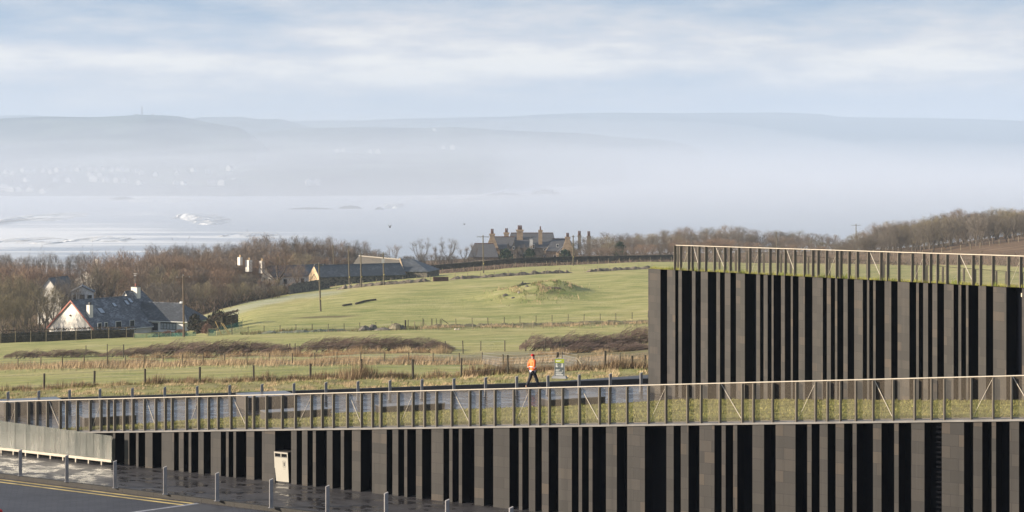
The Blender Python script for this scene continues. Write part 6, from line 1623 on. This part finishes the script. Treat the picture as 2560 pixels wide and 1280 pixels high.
LA = Land('headland', 'misty headland with hill and mast behind the town', [(-260, 300), (0, 297), (60, 293), (120, 291), (220, 293), (300, 290), (350, 287), (400, 288), (450, 291), (500, 301), (545, 311), (590, 317), (610, 324), (625, 334), (660, 360), (720, 388), (800, 410)],
          3080, [(-260, 5000), (500, 5000), (800, 4600)], M_LA, [(0, 0), (.04, .10), (.25, .26), (.45, .34), (.55, .52), (.66, .62), (.76, .70), (.86, .90), (.94, .95), (1, 1)], ny=44)
LB_ = Land('far_headland', 'second misty headland behind the mast hill', [(400, 310), (440, 303), (500, 293), (600, 292), (650, 298), (700, 297), (745, 309), (800, 324), (880, 340)], 5200, 6300, M_LB, [(0, 0), (.4, .5), (.8, .9), (1, 1)], rough=2)
LC = Land('coast', 'misty middle coast of fields ending in a sea cliff', [(560, 350), (640, 332), (740, 321), (900, 318), (1060, 320), (1140, 317), (1240, 325), (1360, 330), (1440, 332), (1500, 338), (1560, 344), (1660, 350), (1720, 362), (1760, 378)],
          [(560, 3060), (960, 3120), (1195, 3180), (1230, 3420), (1275, 3850), (1500, 4150), (1560, 4350), (1570, 5000), (1760, 5300)], [(560, 5400), (1500, 5400), (1760, 5500)], M_LA, [(0, 0), (.03, .20), (.12, .27), (.4, .42), (.6, .56), (.8, .80), (1, 1)], ny=40, rough=2.5)
LD = Land('hill', 'pale blue far hills across the water', [(640, 312), (700, 305), (760, 302), (900, 301), (1000, 297), (1150, 294), (1280, 291), (1360, 286), (1440, 283), (1530, 281.5), (1700, 283), (1800, 282), (1950, 281), (2050, 285), (2085, 290), (2110, 293), (2300, 295), (2450, 298), (2560, 302), (2800, 310)],
          6600, 7700, M_LB, [(0, 0), (.4, .5), (.8, .9), (1, 1)], rough=2)
LE = Land('hill', 'faint hill at the far left skyline', [(-260, 292), (0, 289), (60, 288), (100, 289), (125, 294), (170, 304), (260, 330)], 6600, 7400, M_LB, [(0, 0), (.4, .5), (1, 1)], rough=1)
# ---- mast and hilltop station
M_GREY = mat('mast_grey', (.05, .055, .06), .7, .1)
q = W(355, 290, 4985); tw = thing('radio_mast', 'tall radio tower on the misty hilltop', 'tower', q)
m = MB(); hT = 24.5
for sx_ in (-1, 1):
    for sy_ in (-1, 1): m.tube((sx_*2.0, sy_*2.0, -6), (sx_*1.2, sy_*1.2, hT), .35, .25, 5)
for i in range(8):
    z = -2 + i*3.2; k = 2.0 - .8*(z + 6)/(hT + 6); k2 = 2.0 - .8*(z + 9.2)/(hT + 6)
    m.tube((-k, -k, z), (k2, -k2, z + 3.2), .18, .18, 4).tube((k, -k, z), (-k2, -k2, z + 3.2), .18, .18, 4).box(-k, k, -k - .1, -k + .1, z, z + .25)
m.build('lattice', M_GREY, tw)
MB().tube((0, 0, -4), (0, 0, hT + 6), .5, .12, 6).build('core_pipe', M_GREY, tw)
for dx, z in ((-1.9, 21.0), (1.8, 23.2), (1.9, 19.0)): MB().tube((dx, -2.2, z), (dx, -1.2, z), 1.5, 1.3, 12).build('dish', mat('dish_white', (.4, .4, .42), .6), tw)
def hut(x, y, Y, w_, h, label):
    o = MB(); c = W(x, y, Y); o.box(-w_/2, w_/2, -3, 3, -6, h); o.prism([(-w_/2 - .3, -3.3, h), (w_/2 + .3, -3.3, h), (0, -3.3, h + 1.2)], (0, 6.6, 0)); o = o.build('hilltop_hut', M_GREY); o.location = c; tag(o, label, 'hut')
hut(342, 289, 4990, 12, 2.6, 'long low hut left of the radio tower'); hut(382, 289.5, 4990, 5, 3.4, 'small hut right of the radio tower'); hut(407, 290, 4990, 4, 2.0, 'smallest hut on the ridge right of the tower')
# ---- misty town
M_TWALL = mat('town_render', (.52, .51, .49), .8, .06, .1); M_TROOF = mat('town_slate', (.16, .16, .18), .8, .15, .1)
rh = random.Random(4)
def town_house(w_, l_, hw, hr):
    m = MB(); z0 = -6
    m.add([(-w_/2,0,z0),(w_/2,0,z0),(w_/2,l_,z0),(-w_/2,l_,z0),(-w_/2,0,hw),(w_/2,0,hw),(w_/2,l_,hw),(-w_/2,l_,hw),(0,0,hw+hr),(0,l_,hw+hr)], [(0,1,5,8,4),(1,2,6,5),(2,3,7,9,6),(3,0,4,7)], 0)
    e = .4; up = V((0, 0, .25))
    for s_ in (-1, 1):
        q = [V((s_*(w_/2 + e), -.3, hw - e*hr/(w_/2))), V((0, -.3, hw + hr)), V((0, l_ + .3, hw + hr)), V((s_*(w_/2 + e), l_ + .3, hw - e*hr/(w_/2)))]; m.hexa(q, [v + up for v in q], 1)
    m.box(w_*.15, w_*.15 + .9, l_*.45, l_*.45 + .9, hw + hr*.5, hw + hr + 1.2, 0)
    for k in (-1, 1): m.box(k*w_*.25 - .6, k*w_*.25 + .6, -.06, -.01, hw*.25, hw*.25 + 1.5, 2)
    return m.build('town_house', [M_TWALL, M_TROOF, M_WIN])
TP = [town_house(8, 10, 4.5, 4), town_house(10, 12, 6.5, 4.5), town_house(14, 9, 7.5, 3)]; tu = set()
TOWN = [(12, 434, 0), (30, 437, 0), (55, 431, 0), (70, 434, 0), (84, 431, 0), (108, 431, 0), (125, 434, 0), (140, 431, 0), (162, 429, 0), (178, 430, 0), (192, 429, 0), (224, 428, 0), (242, 429, 0), (256, 428, 0), (279, 431, 0), (293, 428, 0), (307, 429, 0), (318, 431, 0), (345, 431, 0), (355, 438, 0), (388, 440, 0), (441, 436, 0), (480, 430, 0), (520, 434, 1), (570, 428, 1),
        (222, 440, 0), (248, 442, 0), (266, 456, 1), (289, 457, 1), (311, 457, 1), (232, 455, 2), (345, 462, 0), (440, 461, 0), (455, 463, 0), (530, 463, 2), (553, 464, 2), (582, 461, 1), (604, 463, 1), (774, 460, 1), (792, 462, 1), (62, 455, 0), (140, 456, 0), (170, 456, 0), (8, 478, 2), (24, 480, 2), (45, 482, 1), (72, 482, 0), (104, 484, 1)]
for x, y, k in TOWN:
    o = TP[k] if k not in tu else dup(TP[k]); tu.add(k)
    p = LA.at(x, y) if x < 640 else LC.at(x, y)
    o.location = p; o.rotation_euler = (0, 0, rh.uniform(-.5, .35)); sc = rh.uniform(.85, 1.1); o.scale = (sc, sc, sc)
    up_ = y < 445
    tag(o, 'pale gabled house in the upper row of the misty town' if up_ and x < 640 else ('pale house in the lower streets of the misty town' if x < 640 else 'pale house alone on the misty shore right of the town'), 'house', 'upper row of town houses' if up_ and x < 640 else ('lower streets of the town' if x < 640 else 'shore houses right of the town'))
for x, y, k, lb_ in [(842, 381, 0, 'white farmhouse at the left of the misty middle coast'), (858, 380, 0, 'paler barn beside the left misty farmhouse'), (925, 383, 0, 'faint white house in the middle of the misty coast'), (944, 384, 1, 'faint long house right of the middle coast house'), (1108, 373, 0, 'small white gable left of a pair on the far slope'), (1131, 374, 1, 'larger white gable right of a pair on the far slope'), (1085, 328, 0, 'tiny house near the skyline of the middle coast')]:
    o = dup(TP[k]); o.location = LC.at(x, y); o.rotation_euler = (0, 0, -.25); o.scale = (1.1, 1.1, 1.1); o['label'] = lb_; o['category'] = 'house'
    if 'group' in o: del o['group']
# trees on the far ridges
# ---- birds
M_BIRD = mat('dark_plumage', (.02, .02, .022), .8, .2)
def bird(x, y, Y, rz, dih, label):
    r_ = thing('bird', label, 'bird', W(x, y, Y), rz); r_.scale = (.72, .72, .72)
    m = MB(); pf = [(-.24, .012), (-.16, .04), (-.02, .065), (.10, .055), (.17, .04), (.21, .045), (.25, .028), (.29, .006)]; rows = []
    for yy, rr in pf: rows.append([(rr*math.cos(6.283*i/8), yy, rr*.9*math.sin(6.283*i/8)) for i in range(9)])
    m.grid(rows); m.add([(-.02, -.2, 0), (.02, -.2, 0), (.07, -.38, .01), (-.07, -.38, .01)], [(0, 1, 2, 3)]); m.build('body', M_BIRD, r_, smooth=True)
    for s_ in (-1, 1):
        zt = .26*dih; m = MB()
        top = [(s_*.03, .09, .03), (s_*.24, .12, .03 + zt), (s_*.50, .02, .03 + zt*1.9), (s_*.26, -.08, .025 + zt), (s_*.03, -.10, .02)]
        m.prism([V(p) for p in top], (0, 0, -.012)); m.build('wing', M_BIRD, r_)
bird(975, 569, 290, .9, 1.3, 'dark bird with raised wings over the sea, left of a pair'); bird(1161, 561, 330, 1.2, .4, 'dark bird gliding over the sea near the mansion chimneys')
# ================================================================ air
def volume_mat(name, col, dens, aniso=0.0):
    m = bpy.data.materials.new(name); m.use_nodes = True; nt = m.node_tree
    nt.nodes.remove(nt.nodes['Principled BSDF'])
    v = nt.nodes.new('ShaderNodeVolumePrincipled'); v.inputs['Color'].default_value = c4(col); v.inputs['Density'].default_value = dens; v.inputs['Anisotropy'].default_value = aniso
    L(nt, v.outputs[0], nt.nodes['Material Output'].inputs['Volume']); return m
hz = MB().box(-4500, 4500, -700, 9100, -57, 205).build('haze', volume_mat('haze_air', HAZE_C, HAZE_D))
stuff(hz, 'pale sea haze in the air', 'haze')
fh = MB().box(-4400, 4400, 1000, 9050, -56, 203).build('sea_haze', volume_mat("sea_haze_air", HAZE_C, FAR_D))
stuff(fh, 'thicker haze over the open bay and coast', 'haze')
# bank of sea mist lying in the bay between the shore and the hills
if MIST_D > 0:
    xs = [-2600 + 200*i for i in range(27)]; import bmesh
    prof = [(960, -50), (1400, -34), (2000, -18), (2700, 2), (3400, 16), (4100, 24), (4700, 22), (5200, 10), (5700, -10), (6200, -50)]
    VM = volume_mat('mist_bank', MIST_C, MIST_D/5)
    for li in range(5):
        kz = (.50, .78, 1.0, 1.2, 1.5)[li]; sy = 1 - .03*li; sd = 11.3*li
        mm = MB(); top, bot = [], []
        for Yp_, zt in prof:
            rt_ = []; rb_ = []
            for X_ in xs:
                f_ = 1.18 - .60*sm((X_ + 200)/1900)
                yy = 960 + 90*li + (Yp_ - 960)*sy + 140*nz(X_*.0018 + sd, Yp_*.0012)
                hh = (zt + 56)*f_*kz*(1 + .60*nz(X_*.0017 + sd, Yp_*.0011, 4) + .30*nz(X_*.005, Yp_*.003, sd))
                rt_.append((X_, yy, max(-52, -56 + hh))); rb_.append((X_, yy, -55.5 - .2*li))
            top.append(rt_); bot.append(rb_)
        mm.grid(top); nT = len(mm.v); mm.grid(bot); W_, Hh = len(xs), len(prof)
        for i in range(W_ - 1):
            mm.f.append((i, nT + i, nT + i + 1, i + 1)); mm.m.append(0); k_ = (Hh-1)*W_; mm.f.append((k_ + i, k_ + i + 1, nT + k_ + i + 1, nT + k_ + i)); mm.m.append(0)
        for j in range(Hh - 1):
            mm.f.append((j*W_, (j+1)*W_, nT + (j+1)*W_, nT + j*W_)); mm.m.append(0); k_ = W_ - 1; mm.f.append((j*W_ + k_, nT + j*W_ + k_, nT + (j+1)*W_ + k_, (j+1)*W_ + k_)); mm.m.append(0)
        o = mm.build('sea_mist', VM); stuff(o, 'drifting layer of white sea mist over the bay and town', 'mist'); o['group'] = 'layers of sea mist'
        bm = bmesh.new(); bm.from_mesh(o.data); bmesh.ops.recalc_face_normals(bm, faces=bm.faces); bm.to_mesh(o.data); bm.free()
# prototypes that were not planted
for o in list(bpy.data.objects):
    if o.parent is None and o.type == 'EMPTY' and o.get('label') == '':
        for ch in list(o.children):
            for g_ in list(ch.children): bpy.data.objects.remove(g_)
            bpy.data.objects.remove(ch)
        bpy.data.objects.remove(o)
